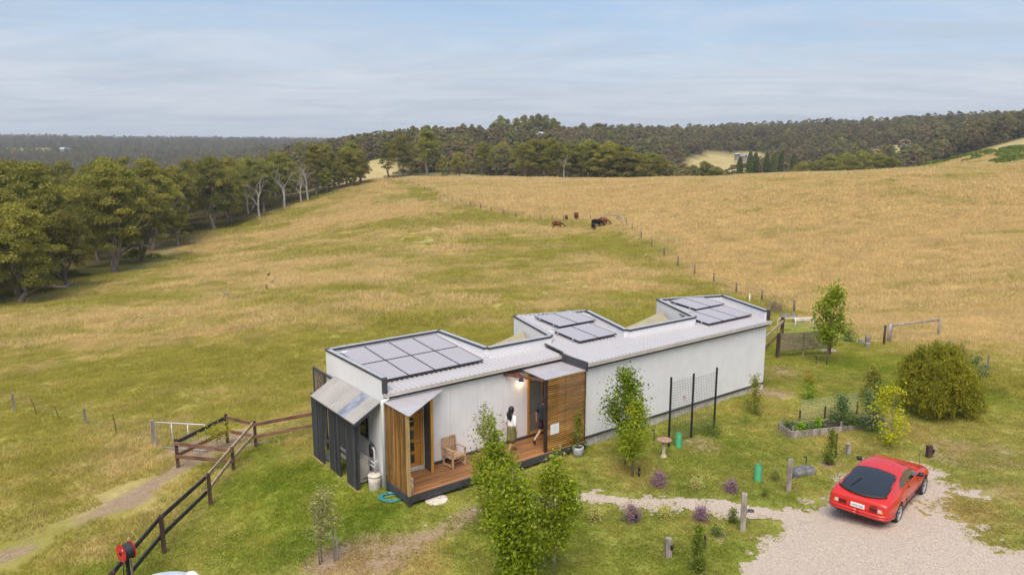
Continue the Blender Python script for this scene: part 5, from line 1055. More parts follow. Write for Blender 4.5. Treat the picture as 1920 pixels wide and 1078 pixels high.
def inbed(px, py):
    d = ray(px, py); z = A[2]+hb-.06; return CAM+d*(z-CAM[2])/d[2]
for i, (px, py, s, mm, lb) in enumerate([(1500,806,.28,'lettuce','bright lettuce clump at the near end of the garden bed'),(1533,800,.32,'lettuce','bigger lettuce clump in the middle of the garden bed'),(1479,800,.22,'blue','feathery herb in the corner of the garden bed'),(1514,803,.2,'blue','small grey herb between the two lettuce clumps'),(1598,797,.3,'reed','trailing green herb beside the pyramid bush')]):
    plant('vegetable', lb, 'plant', inbed(px, py), s, egg(s*.85, .7, 0, .5), 22, 380, .065, lf[mm], 100+i, .02, .006, .8, .1, .05, (0, 0), None, (.2, .7), up=.9)
M0, M1, M2 = pp(1499,791,751), pp(1546,786,745), pp(1606,777,737); mt_ = thing('mesh_panel', 'green wire mesh panel on stakes along the back of the garden bed', 'trellis', M0[:3]); b0 = V(M0[:3])
for q, f in ((M0, .55), (M1, .6), (M2, .6)): MB().bb(-.025,.025,-.025,.025,-.3,q[3]*f).build('stake', wood_d, mt_, False, V(q[:3])-b0)
mb = MB()
for k in range(12): mb.tube([V((0,0,.12+(M0[3]-.12)*k/11)), V(M2[:3])-b0+V((0,0,.12+(M2[3]-.12)*k/11))], .008, 4, False)
for k in range(16): q = (V(M2[:3])-b0)*k/15; mb.tube([q+V((0,0,.1)), q+V((0,0,M0[3]))], .005, 4, False)
mb.build('wire_mesh', mat('green_wire', (.30,.36,.22), .5, var=.1), mt_)
# ------------------------------------------------------------------ things round the house
hwz = lambda a, b, z=0: (*hw(a, b), z)
o = thing('bin', 'white plastic tub with a lid beside the downpipe', 'tub', hwz(-7.68, 1.62, gz(*hw(-7.68, 1.62))), 0)
tubm = mat('aged_white_plastic', (.60,.54,.46), .5, var=.1, vscale=6, wear=((.42,.34,.26), .5))
MB().lathe([(.17,-.03),(.185,0),(.20,.30),(.205,.47),(.19,.475)], 24).build('body', tubm, o, True); MB().lathe([(.215,.475),(.22,.5),(.21,.525),(.08,.54),(.02,.54)], 24).build('lid', tubm, o, True); MB().tube([(-.05,0,.54),(-.04,0,.565),(.04,0,.565),(.05,0,.54)], .009, 6).build('handle', tubm, o, True)
hp = thing('heat_pump', 'beige outdoor heat pump unit behind the black boards', 'heat pump', hwz(-7.72, 2.7, .06), HTH); hpm = mat('beige_enamel', (.50,.45,.39), .45, var=.05)
MB().bb(-.18,.18,-.48,.48,.08,.86).build('cabinet', hpm, hp); MB().bb(-.19,.19,-.49,.49,.861,.885).build('top_cover', mat('beige_top', (.58,.53,.47), .45), hp); MB().bb(-.06,.10,-.489,-.482,.16,.24).build('label_plate', mat('label_grey', (.16,.19,.22), .5), hp)
for y_ in (-.4, .4): MB().bb(-.17,.17,y_-.04,y_+.04,0,.078).build('foot', blackp, hp)
pm = thing('water_filter', 'black pump with grey pipes on the end wall', 'pump', hwz(-7.48, 1.95, .0), HTH); pg = mat('grey_pipe', (.44,.43,.42), .45)
MB().lathe([(.0,1.05),(.07,1.06),(.085,1.2),(.085,1.45),(.05,1.52),(.03,1.58)], 14, (-.08,.05,0)).build('pump_body', blackp, pm, True)
MB().tube([(-.1,-.2,.35),(-.1,-.2,1.35),(-.1,-.1,1.42),(-.08,0,1.4)], .035, 8).build('pipe', pg, pm, True); MB().tube([(-.14,-.3,.6),(-.14,-.3,1.0),(-.06,-.3,1.05)], .028, 8).build('pipe', pg, pm, True)
for z in (.36, .5, .78, .92): MB().tube([(-.12,-.32,z),(-.12,.2,z)], .032, 8).build('pipe', pg, pm, True)
tag(MB().bb(-.16,.0,-.25,.25,0,.34).build('battery_box', blackp, None, False, hwz(-7.5,1.95,.06), HTH), 'black box under the pump pipes on the end wall', 'box')
hosem = mat('turquoise_hose', (.05,.30,.33), .4, var=.1); pts = []
c0 = at(735, 934)
for k in range(110):
    a = k*.32; rr = .34+.05*math.sin(k*.11); pts.append((rr*math.cos(a)*1.1+.02*math.sin(k), rr*math.sin(a)*.8, .03+.008*(k % 7)))
tag(MB().tube(pts+[(.4,.3,.03),(.1,.75,.05),(-.2,1.0,.1)], .012, 6).build('garden_hose', hosem, None, True, c0), 'turquoise garden hose coiled in the grass by the deck corner', 'hose')
o = thing('garden_ornament', 'small pinkish carved figure on the deck corner', 'ornament', hwz(-7.2, .02, .45), HTH)
MB().lathe([(.06,0),(.075,.03),(.06,.12),(.075,.22),(.055,.33),(.03,.36)], 14).build('figure_base', mat('pink_stone', (.55,.36,.28), .85, var=.25, vscale=14), o, True); MB().lathe([(.03,.34),(.055,.38),(.06,.44),(.04,.5),(.0,.515)], 14, (.01,0,0)).build('head', mat('pink_stone', (0,0,0)), o, True)
p = V((*hw(-.62, -.42), gz(*hw(-.62, -.42)))); o = thing('plant_pot', 'round pale grey pot at the right end of the deck', 'pot', p); MB().lathe([(.0,0),(.13,0),(.19,.12),(.21,.30),(.20,.36),(.175,.36),(.17,.31),(.0,.30)], 24).build('bowl', mat('pot_grey', (.40,.41,.43), .6, var=.1), o, True)
MB().lathe([(.0,.302),(.165,.306),(.165,.31),(.0,.315)], 16).build('soil', mat('soil', (0,0,0)), o)
plant('pot_plant', 'climbing green plant growing from the grey pot', 'plant', p+V((0,0,.3)), 1.35, lambda t_: .24*(1.1-t_), 20, 330, .09, lf['pear2'], 120, .02, .01, .6, .3, .06, (0, 0), None, (.2, .6), up=.8)
tag(MB().bb(-1.66,-1.27,-.115,-.105,1.06,1.44).build('paper_notice', mat('paper_white', (.82,.82,.84), .6, var=.01), None, False, (HO[0], HO[1], 0), HTH), 'white paper notice pinned to the slatted entry screen', 'notice')
tx = MB()
for i, (w_, z) in enumerate(((.07,1.33),(.11,1.29),(.05,1.25))): tx.bb(-1.465-w_/2,-1.465+w_/2,-.118,-.1155,z,z+.008)
no = bpy.data.objects['paper_notice']; tx.build('print_line', mat('ink_grey', (.45,.45,.46), .7), no)
# deck chair of pale teak
teak = mat('teak', (.46,.29,.17), .65, var=.2, vscale=6, bump=.1)
ch = thing('garden_chair', 'slatted teak armchair standing on the deck', 'chair', hwz(-5.0, .98, .452), HTH+.12)
for sx_ in (-.27, .27):
    MB().bb(sx_-.025,sx_+.025,-.28,-.23,0,.62).build('leg', teak, ch); MB().bar((sx_,.23,0),(sx_,.30,.92),.05,.05).build('leg', teak, ch)
    MB().bb(sx_-.032,sx_+.032,-.31,.27,.62,.645).build('armrest', teak, ch); MB().bb(sx_-.02,sx_+.02,-.23,.23,.04,.08).build('runner', teak, ch); MB().bb(sx_-.02,sx_+.02,-.23,.25,.33,.38).build('side_rail', teak, ch)
for k in range(6): MB().bb(-.25,.25,-.27+k*.088,-.20+k*.088,.385,.405).build('seat_slat', teak, ch)
for k in range(7): MB().bar((-.21+k*.07,.255,.42),(-.21+k*.07,.31,.86),.045,.018,0,(0,1,0)).build('back_slat', teak, ch)
MB().bar((-.27,.315,.89),(.27,.315,.89),.04,.07).build('top_rail', teak, ch); MB().bb(-.25,.25,-.27,-.235,.33,.385).build('front_rail', teak, ch); MB().bb(-.25,.25,-.02,.02,.05,.08).build('stretcher', teak, ch)
# shade sails over the two courts
sailm = mat('shade_cloth', (.36,.31,.20), .9, var=.06, vscale=3, bump=.1, bscale=90)
for lb, cs in (('olive shade sail over the middle court, left one', [(-2.5,2.7,2.95),(1.02,4.9,3.45),(.42,2.7,3.3),(-2.4,5.6,2.5)]), ('olive shade sail over the right court', [(3.7,1.7,3.0),(8.55,4.0,3.45),(7.5,1.6,3.35),(4.7,4.7,2.5)])):
    a, b, c, d = (V(q) for q in cs); n_ = 14; P = []
    for i in range(n_+1):
        for j in range(n_+1):
            s, t_ = i/n_, j/n_; s2 = .5+(s-.5)*(1-.16*math.sin(math.pi*t_)); t2 = .5+(t_-.5)*(1-.16*math.sin(math.pi*s)); P.append(a*(1-s2)*(1-t2)+b*s2*t2+c*s2*(1-t2)+d*(1-s2)*t2-V((0,0,.16*math.sin(math.pi*s)*math.sin(math.pi*t_))))
    F = [(i*(n_+1)+j, (i+1)*(n_+1)+j, (i+1)*(n_+1)+j+1, i*(n_+1)+j+1) for i in range(n_) for j in range(n_)]
    tag(MB().add(P, F).build('shade_sail', sailm, None, True, (HO[0], HO[1], 0), HTH), lb, 'shade sail')
# hose reel on its stand, water tank
hr_p = np.array([-9.86, 18.0, gz(-9.86, 18.0)]); zc_ = upto(hr_p, 1033); hr = thing('hose_reel', 'red fire hose reel with black hose on a steel stand', 'hose reel', hr_p, -.62); redm = mat('reel_red', (.52,.02,.02), .4, var=.06, vscale=4)
for y_ in (-.13, .13):
    MB().tube([(0,y_-.008,zc_),(0,y_+.008,zc_)], .235, 30).tube([(0,y_-.013,zc_),(0,y_+.013,zc_)], .07, 16).build('flange', redm, hr)
    mb = MB()
    for k in range(6): a = 1.047*k; mb.box((.12*math.cos(a), y_-(.0145 if y_ < 0 else -.0145), zc_+.12*math.sin(a)), (.022,.003,.022))
    mb.build('flange_hole', mat('reel_grey', (.55,.35,.35), .5), hr)
mb = MB()
for k in range(8): mb.tube([(.185*math.cos(q*.2618), -.105+k*.03, zc_+.185*math.sin(q*.2618)) for q in range(25)], .016, 6, False)
mb.tube([(0,-.12,zc_),(0,.12,zc_)], .175, 24); mb.build('hose', mat('black_hose', (.03,.035,.04), .5), hr, True)
MB().tube([(.12,-.13,zc_-.14),(.12,-.17,zc_-.4),(.05,-.14,zc_-.9),(.1,-.1,zc_-1.3)], .016, 6).build('hose_tail', blackp, hr, True)
MB().bb(-.05,.05,-.03,.03,-.3,zc_-.0).bb(-.04,.04,-.17,.2,zc_-.03,zc_+.03).build('stand', blackp, hr); MB().bb(-.2,-.15,.16,.2,-.3,zc_+.24).build('timber_stake', wood_n, hr)
MB().bb(.10,.13,-.146,-.1455,zc_+.1,zc_+.16).build('label_plate', pvc, hr)
tk_p = np.array([-8.4, 16.55, gz(-8.4, 16.55)]); zt = upto(tk_p+V((0,.95,0)), 1068); tk = thing('water_tank', 'pale round water tank with a white elbow pipe, cut by the frame', 'water tank', tk_p); tkm = mat('tank_pale', (.56,.60,.62), .5, var=.06)
MB().lathe([(.92,-.3),(.95,0),(.95,zt-.06),(.93,zt-.02),(.90,zt),(.5,zt+.03),(.1,zt+.04)], 40).build('shell', tkm, tk, True); MB().tube([(.45,.62,zt-.1),(.45,.62,zt+.03),(.50,.60,zt+.10),(.60,.58,zt+.12),(.68,.55,zt+.08),(.70,.54,zt-.02),(.70,.54,zt-.4)], .075, 12).build('elbow_pipe', pvc, tk, True)
# ------------------------------------------------------------------ the red car
carred = bpy.data.materials.new('red_paint'); carred.use_nodes = True; t = carred.node_tree; b_ = t.nodes['Principled BSDF']
lk(t, mixc(t, noise(t, nd(t, 'ShaderNodeTexCoord').outputs['Object'], 2.5, 5), (.54, .016, .011), (.63, .026, .016)), b_.inputs['Base Color'])
b_.inputs['Roughness'].default_value = .36; b_.inputs['Coat Weight'].default_value = .7; b_.inputs['Coat Roughness'].default_value = .06; b_.inputs['Specular IOR Level'].default_value = .5
rubber = mat('rubber', (.022, .022, .023), .75, var=.15, vscale=9); trimb = mat('black_trim', (.02, .02, .022), .45, var=.1)
cglass = mat('car_glass', (.018, .02, .024), .05, var=.05, spec=.8, coat=.6); alloy = mat('alloy_rim', (.42, .41, .40), .35, metal=.25, var=.06)
CS = np.array([  # x, zb, yb, yw, zw, ysh, zsh, yr, zr, zt
 [-2.13,.42,.56,.70,.53,.66,.72,.46,.755,.765],[-2.10,.33,.66,.785,.52,.745,.77,.52,.815,.825],[-2.0,.27,.71,.835,.52,.775,.81,.57,.855,.865],[-1.85,.23,.73,.858,.53,.785,.845,.605,.90,.912],[-1.55,.21,.74,.878,.56,.785,.875,.615,.985,1.005],
 [-1.2,.20,.74,.882,.57,.775,.888,.60,1.07,1.10],[-.8,.18,.72,.850,.55,.765,.89,.582,1.15,1.19],[-.4,.17,.71,.822,.53,.762,.885,.565,1.195,1.248],[0,.17,.71,.815,.52,.76,.878,.55,1.20,1.268],[.25,.17,.71,.815,.52,.76,.872,.545,1.165,1.245],
 [.55,.17,.71,.825,.53,.762,.862,.585,1.02,1.075],[.85,.18,.72,.848,.55,.765,.850,.63,.882,.895],[1.2,.19,.73,.868,.56,.76,.825,.62,.842,.85],[1.6,.21,.70,.846,.53,.725,.755,.60,.772,.78],[1.9,.25,.64,.785,.48,.66,.655,.54,.672,.68],[2.05,.31,.55,.69,.46,.58,.575,.46,.588,.592],[2.10,.37,.46,.58,.46,.49,.53,.38,.538,.54]])
def cr_interp(xs, ys, x):
    i = int(np.clip(np.searchsorted(xs, x)-1, 0, len(xs)-2)); t_ = (x-xs[i])/(xs[i+1]-xs[i]); m0 = (ys[i+1]-ys[max(i-1, 0)])/(xs[i+1]-xs[max(i-1, 0)]); m1 = (ys[min(i+2, len(xs)-1)]-ys[i])/(xs[min(i+2, len(xs)-1)]-xs[i]); h_ = xs[i+1]-xs[i]
    return (2*t_**3-3*t_**2+1)*ys[i]+(t_**3-2*t_**2+t_)*h_*m0+(-2*t_**3+3*t_**2)*ys[i+1]+(t_**3-t_**2)*h_*m1
def section(x):
    zb, yb, yw, zw, ysh, zsh, yr, zr, zt = (cr_interp(CS[:, 0], CS[:, k], x) for k in range(1, 10))
    pts = np.array([(0, zb), (yb*.6, zb), (yb, zb+.01), ((yb+yw)/2+.02, (zb*1.3+zw)/2.3), (yw, zw), ((yw*.7+ysh*.3), zw+(zsh-zw)*.62), (ysh, zsh), ((ysh+yr)/2, (zsh+zr)/2+.012), (yr, zr), (yr*.62, zr+(zt-zr)*.68), (yr*.3, zr+(zt-zr)*.93), (0, zt)])
    s = np.arange(len(pts), dtype=float); u_ = np.linspace(0, len(pts)-1, 40)
    return np.stack([[cr_interp(s, pts[:, 0], q) for q in u_], [cr_interp(s, pts[:, 1], q) for q in u_]], -1)
xs_ = np.concatenate([np.linspace(-2.13, -1.9, 10)[:-1], np.linspace(-1.9, 1.9, 56), np.linspace(1.9, 2.10, 7)[1:]])
SECT = [section(x) for x in xs_]; nP = 40; ring = 2*nP-2; VV = []; FF = []
for x, s in zip(xs_, SECT):
    for y, z in s: VV.append((x, -y, z))
    for y, z in s[-2:0:-1]: VV.append((x, y, z))
for i in range(len(xs_)-1):
    for k in range(ring): FF.append((i*ring+k, (i+1)*ring+k, (i+1)*ring+(k+1) % ring, i*ring+(k+1) % ring))
FF += [tuple(range(ring)), tuple((len(xs_)-1)*ring+k for k in range(ring-1, -1, -1))]
tmp = MB().add(VV, FF).build('car_body_tmp', carred); cut = []
for ax_ in (-1.2, 1.2):
    for s in (-1, 1):
        c = MB().tube([(ax_, s*.55, .315), (ax_, s*1.2, .315)], .352, 32).build('cut_tmp', rubber); md = tmp.modifiers.new('b', 'BOOLEAN'); md.object = c; md.operation = 'DIFFERENCE'; md.solver = 'EXACT'; cut.append(c)
dg = bpy.context.evaluated_depsgraph_get(); cme = bpy.data.meshes.new_from_object(tmp.evaluated_get(dg)); cme.name = 'body'
for o in cut+[tmp]: bpy.data.objects.remove(o)
cme.materials.clear(); cme.materials.append(carred); cme.polygons.foreach_set('material_index', [0]*len(cme.polygons)); sharpen(cme, 32)
Rr, Rf = at(1675.5, 975), at(1724.5, 922); fd = Rf-Rr; fd /= np.linalg.norm(fd); rzc = math.atan2(fd[1], fd[0]); lf_ = V((-math.sin(rzc), math.cos(rzc), 0)); ctr = (Rr+Rf)/2+lf_*.74
ctr[2] = gz(ctr[0], ctr[1])+.012
car = thing('car', 'red hatchback sports coupe parked on the gravel driveway', 'car', ctr, rzc)
car.rotation_euler = (0, -math.asin(np.clip((gz(*(ctr[:2]+fd[:2]*1.2))-gz(*(ctr[:2]-fd[:2]*1.2)))/2.4, -.2, .2)), rzc)
body = link('body', cme, car)
def topz(x, y):
    s = section(x); s = s[18:]; o_ = np.argsort(s[:, 0]); return float(np.interp(abs(y), s[o_, 0], s[o_, 1]))
def sidey(x, z):
    s = section(x); s = s[14:34]; o_ = np.argsort(s[:, 1]); return float(np.interp(z, s[o_, 1], s[o_, 0]))
def patch(name, f, nu, nv, m_, parent):
    P = [f(i/nu, j/nv) for i in range(nu+1) for j in range(nv+1)]; return MB().add(P, [(i*(nv+1)+j, (i+1)*(nv+1)+j, (i+1)*(nv+1)+j+1, i*(nv+1)+j+1) for i in range(nu) for j in range(nv)]).build(name, m_, parent, True)
def hatch(gr, lift):
    def f(u_, v_):
        v = v_*2-1; x = -1.80-gr+(1.10+2*gr)*u_; hwid = (np.interp(u_, [0, .05, .3, .7, .95, 1], [.56, .605, .615, .585, .545, .50])+gr)
        x2 = x-.13*(1-v*v)*(1-u_)*1.0+.06*(1-v*v)*u_; return (x2, v*hwid, topz(x2, v*hwid)+lift)
    return f
patch('hatch_seal', hatch(.03, .004), 20, 16, trimb, body); hg_ = patch('rear_glass', hatch(0, .009), 20, 16, cglass, car)
MB().bar((-1.30,.22,topz(-1.3,.22)+.025),(-1.72,.36,topz(-1.72,.36)+.025),.025,.018).build('wiper', trimb, hg_)
sp_ = [];  n_ = 22
for i in range(n_+1):
    v = -1+2*i/n_; sp_.append((-1.985+.20*abs(v)**2.4, v*.66, topz(-1.93+.2*abs(v)**2.4, v*.58)+.012+.0*v))
MB().tube(sp_, [.028+.014*(1-abs(-1+2*i/n_)) for i in range(n_+1)], 8).build('spoiler', trimb, car, True)
def wshield(u_, v_):
    v = v_*2-1; x = .30+.52*u_+.10*(1-v*v); w_ = np.interp(u_, [0, .1, .9, 1], [.46, .49, .60, .585]); return (x, v*w_, topz(x, v*w_)+.008)
patch('windscreen', wshield, 12, 14, cglass, car)
for s in (-1, 1):
    def door_w(u_, v_, s=s):
        x = -.36+u_*1.06; zt_ = np.interp(x, [-.36, 0, .22, .45, .70], [1.165, 1.175, 1.15, 1.04, .905]); z = .905-.02*u_+(zt_-.905)*v_; return (x-.0*v_, s*(sidey(x, z)+.008), z)
    patch('side_window', door_w if s < 0 else (lambda a, b: door_w(a, 1-b)), 14, 6, cglass, car)
    def quarter(u_, v_, s=s):
        x = -.92+u_*.50; zt_ = np.interp(x, [-.92, -.8, -.6, -.42], [.93, 1.03, 1.12, 1.155]); z = .915+(zt_-.915)*v_; return (x, s*(sidey(x, z)+.008), z)
    patch('quarter_window', quarter if s < 0 else (lambda a, b: quarter(a, 1-b)), 8, 5, cglass, car)
    pts = [(.62, .20), (.66, .55), (.60, .85)]; MB().tube([(x, s*(sidey(x, z)+.001), z) for x, z in pts], .005, 5, False).tube([(x, s*(sidey(x, z)+.001), z) for x, z in [(-.42,.24),(-.46,.5),(-.46,.7),(-.40,.88)]], .005, 5, False).build('door_gap', trimb, car)
    MB().tube([(x, s*(sidey(x, .27)+.004), .27) for x in np.linspace(-.8, .8, 12)], .018, 6).build('sill_trim', trimb, car, True)
    MB().bb(-.34, -.18, s*(sidey(-.26,.78)+.004)-.012, s*(sidey(-.26,.78)+.004)+.012, .765, .795).build('door_handle', trimb, car)
    mir = MB().lathe([(.0,-.05),(.06,-.045),(.085,0),(.075,.05),(.02,.07)], 12, (.50, s*.90, .93)).bar((.5, s*.78, .88), (.5, s*.87, .91), .05, .03).build('mirror', trimb, car, True)
    lamp = link('tail_light', None, car)
    for y0, y1, m_ in ((.70, .775, mat('amber_lens', (.75,.22,.01), .25)), (.545, .64, mat('white_lens', (.55,.48,.44), .25)), (.32, .53, mat('red_lens', (.10,.006,.008), .2)), (.645, .695, mat('amber_lens', (0,0,0)))):
        P = []
        for yy in (y0, y1):
            x = np.interp(yy, [0, .45, .66, .735, .80], [-2.145, -2.143, -2.13, -2.10, -2.01]); P += [(x-.012, s*yy, .565), (x-.004, s*yy, .665), (x+.05, s*yy, .665), (x+.05, s*yy, .565)]
        MB().add(P, [(0,1,2,3),(7,6,5,4),(0,4,5,1),(1,5,6,2),(2,6,7,3),(3,7,4,0)]).build('lens', m_, lamp)
    BP = [(np.interp(yy, [0, .45, .66, .735, .82], [-2.165, -2.163, -2.15, -2.115, -2.0]), s*yy) for yy in np.linspace(0, .80, 9)]+[(-1.72, s*.872)]
    MB().tube([(x, y, .475) for x, y in BP], .045, 8).tube([(x, y, .40) for x, y in BP], .04, 8).build('bumper', carred, car, True)
    MB().tube([(x-.012, y, .365) for x, y in BP], .02, 6).build('bumper_strip', trimb, car, True)
    mb = MB(); P = []
    for k in range(0): yy = .0+.80*k/6; x = np.interp(yy, [0, .45, .66, .735, .80], [-2.145, -2.143, -2.13, -2.10, -2.01]); P.append((x-.012, s*yy, .435))
    for ax_ in (-1.2, 1.2):
        wh = link('wheel', None, car, (ax_, s*.772, .315)); ro = (math.pi/2*(-s), 0, 0)
        MB().lathe([(.20,-.06),(.20,-.10),(.27,-.105),(.305,-.09),(.312,-.05),(.312,.05),(.305,.09),(.27,.105),(.215,.10),(.205,.06)], 36, cap=False).build('tyre', rubber, wh, True).rotation_euler = ro
        MB().lathe([(.215,-.09),(.215,.095),(.20,.10),(.185,.07),(.165,.055),(.05,.065),(.0,.07)], 30).build('rim', alloy, wh, True).rotation_euler = ro
        mb = MB()
        for k in range(5):
            a = 1.2566*k+.3
            mb.box((.115*math.cos(a+.63), .115*math.sin(a+.63), .063), (.06, .035, .012), a+.63)
        mb.lathe([(.0,.068),(.04,.072),(.04,.078),(.0,.08)], 12); mb.build('rim_slot', trimb, wh).rotation_euler = ro
        arch = MB(); P = []
        for k in range(15): a = math.pi*k/14; P.append((ax_+.352*math.cos(a), s*(sidey(ax_+.352*math.cos(a), .315+.352*math.sin(a))-.004), .315+.352*math.sin(a)))
        MB().tube([(ax_, s*.56, .315), (ax_, s*.57, .315)], .35, 24).build('wheel_well', trimb, car)
pl_ = MB().bb(-2.165,-2.13,-.19,.19,.555,.675).build('number_plate', mat('plate_white', (.80,.80,.78), .4, var=.01), car)
fc_ = bpy.data.curves.new('plate_text', 'FONT'); fc_.body = 'S430 BZJ'; fc_.size = .085; fc_.align_x = 'CENTER'; fc_.align_y = 'CENTER'; fc_.extrude = .001; fc_.materials.append(mat('plate_ink', (.05,.05,.06), .6))
_to = bpy.data.objects.new('lettering_tmp', fc_); col.objects.link(_to); _tm = bpy.data.meshes.new_from_object(_to.evaluated_get(bpy.context.evaluated_depsgraph_get())); bpy.data.objects.remove(_to)
link('lettering', _tm, pl_, (-2.1665, 0, .615), (math.pi/2, 0, -math.pi/2))
MB().bb(-2.15,-2.125,-.52,-.34,.715,.735).build('badge', trimb, car)
MB().tube([(-2.18,.42,.29),(-1.9,.42,.29)], .035, 12).build('exhaust', rubber, car, True)
MB().bb(-2.05,-1.6,-.6,.6,.25,.34).bb(-1.6,1.9,-.68,.68,.19,.26).build('underbody', trimb, car)
MB().tube([(1.28,-.63,topz(1.28,-.63)-.01),(1.27,-.63,topz(1.28,-.63)+.55)], .006, 6).lathe([(.0,0),(.014,0),(.014,.02),(.006,.03)], 8, (1.28,-.63,topz(1.28,-.63))).build('antenna', trimb, car)
MB().lathe([(.0,0),(.02,0),(.02,.006),(.0,.008)], 10, (.95,-.856,.62)).build('side_repeater', mat('amber_lens', (0,0,0)), car)
MB().bb(.9,1.55,-.012,.012,topz(1.2,0)+.0,topz(1.2,0)+.004).build('bonnet_crease', carred, car)
# ------------------------------------------------------------------ people and animals
def skin_body(name, joints, edges, root, m_, sub=2):
    me = bpy.data.meshes.new(name+'_rig'); names = list(joints); me.from_pydata([joints[k][0] for k in names], [(names.index(a), names.index(b)) for a, b in edges], [])
    o = bpy.data.objects.new(name+'_rig', me); col.objects.link(o); o.modifiers.new('s', 'SKIN'); sl_ = me.skin_vertices[0].data
    for i, k in enumerate(names):
        r_ = joints[k][1]; sl_[i].radius = r_ if isinstance(r_, tuple) else (r_, r_); sl_[i].use_root = (k == root)
    md = o.modifiers.new('d', 'SUBSURF'); md.levels = sub; md.render_levels = sub
    dg = bpy.context.evaluated_depsgraph_get(); out = bpy.data.meshes.new_from_object(o.evaluated_get(dg)); bpy.data.objects.remove(o)
    out.name = name; out.materials.clear(); out.materials.append(m_); out.polygons.foreach_set('use_smooth', [True]*len(out.polygons)); return out
def loft(mb, rings, n=20, mi=0):
    """rings: (centre, rx, ry) level ellipses, bottom to top"""
    P = []
    for c, rx, ry in rings:
        for k in range(n): a = 2*math.pi*k/n; P.append((c[0]+rx*math.cos(a), c[1]+ry*math.sin(a), c[2]))
    m = len(rings); F = [(i*n+k, i*n+(k+1) % n, (i+1)*n+(k+1) % n, (i+1)*n+k) for i in range(m-1) for k in range(n)]
    F += [tuple(range(n-1, -1, -1)), tuple((m-1)*n+k for k in range(n))]; mb.add(P, F, mi); return mb
skin_f = mat('skin_tan', (.47, .27, .18), .55, var=.05); skin_m = mat('skin_light', (.50, .30, .21), .55, var=.05)
def human(name, label, loc, rz, H, pose, skin):
    """faces +x; pose gives elbow, hand, knee, foot points for a 1.7 m figure"""
    s = H/1.7; o = thing(name, label, 'person', loc, rz); o.scale = (s, s, s); L = pose
    J = {'pel': ((0,0,.93), (.13,.11)), 'waist': ((.01,0,1.08), (.105,.085)), 'chest': ((.015,0,1.27), (.14,.10)), 'neckb': ((.0,0,1.42), (.06,.06)), 'neck': ((.015,0,1.48), (.05,.05)), 'jaw': ((.04,0,1.54), (.068,.062)), 'skull': ((.02,0,1.62), (.078,.088)), 'crown': ((.01,0,1.685), (.05,.055))}
    E = [('pel','waist'),('waist','chest'),('chest','neckb'),('neckb','neck'),('neck','jaw'),('jaw','skull'),('skull','crown')]
    for sd, sg_ in (('l', 1), ('r', -1)):
        J[sd+'sh'] = ((0, .165*sg_, 1.385), .055); J[sd+'el'] = (L[sd+'el'], .038); J[sd+'wr'] = (L[sd+'wr'], .026); J[sd+'pm'] = (L[sd+'pm'], (.030, .018))
        J[sd+'hip'] = ((0, .085*sg_, .86), (.085,.085)); J[sd+'kn'] = (L[sd+'kn'], .052); J[sd+'cf'] = (tuple(V(L[sd+'kn'])*.68+V(L[sd+'an'])*.32), .05); J[sd+'an'] = (L[sd+'an'], .034); J[sd+'to'] = (L[sd+'to'], (.036, .024))
        E += [('chest', sd+'sh'), (sd+'sh', sd+'el'), (sd+'el', sd+'wr'), (sd+'wr', sd+'pm'), ('pel', sd+'hip'), (sd+'hip', sd+'kn'), (sd+'kn', sd+'cf'), (sd+'cf', sd+'an'), (sd+'an', sd+'to')]
        d = V(L[sd+'pm'])-V(L[sd+'wr']); d /= np.linalg.norm(d); b = np.cross(d, (0, 1, 0)); b /= np.linalg.norm(b)
        for i in range(4):
            st = V(L[sd+'pm'])+d*.012+b*(.025-.0165*i); ln = (.062, .072, .068, .052)[i]
            m1 = st+d*ln*.55+V((0, -sg_*.004, 0)); m2 = st+d*ln+V((0, -sg_*.016, 0)); J[f'{sd}f{i}a'] = (tuple(st), .0085); J[f'{sd}f{i}b'] = (tuple(m1), .008); J[f'{sd}f{i}c'] = (tuple(m2), .0065); E += [(sd+'pm', f'{sd}f{i}a'), (f'{sd}f{i}a', f'{sd}f{i}b'), (f'{sd}f{i}b', f'{sd}f{i}c')]
        st = (V(L[sd+'wr'])*.6+V(L[sd+'pm'])*.4)+b*.034; J[sd+'ta'] = (tuple(st), .010); J[sd+'tb'] = (tuple(st+d*.035+b*.018), .009); E += [(sd+'wr', sd+'ta'), (sd+'ta', sd+'tb')]
    J['nose'] = ((.118, 0, 1.575), .010); E += [('jaw', 'nose')]
    link('body', skin_body('body', J, E, 'pel', skin), o)
    for y_ in (-.075, .075): MB().lathe([(.0,-.03),(.016,-.015),(.018,.01),(.008,.03)], 8, (.0, y_*1.15, 1.59)).build('ear', skin, o, True)
    em_ = mat('eye_dark', (.03,.02,.015), .3)
    for y_ in (-.032, .032): MB().lathe([(.0,-.009),(.011,0),(.0,.009)], 8, (.098, y_, 1.615)).build('eye', em_, o, True)
    MB().bb(.098,.107,-.024,.024,1.522,1.532).build('mouth', mat('lip', (.32,.11,.09), .5), o)
    return o, J
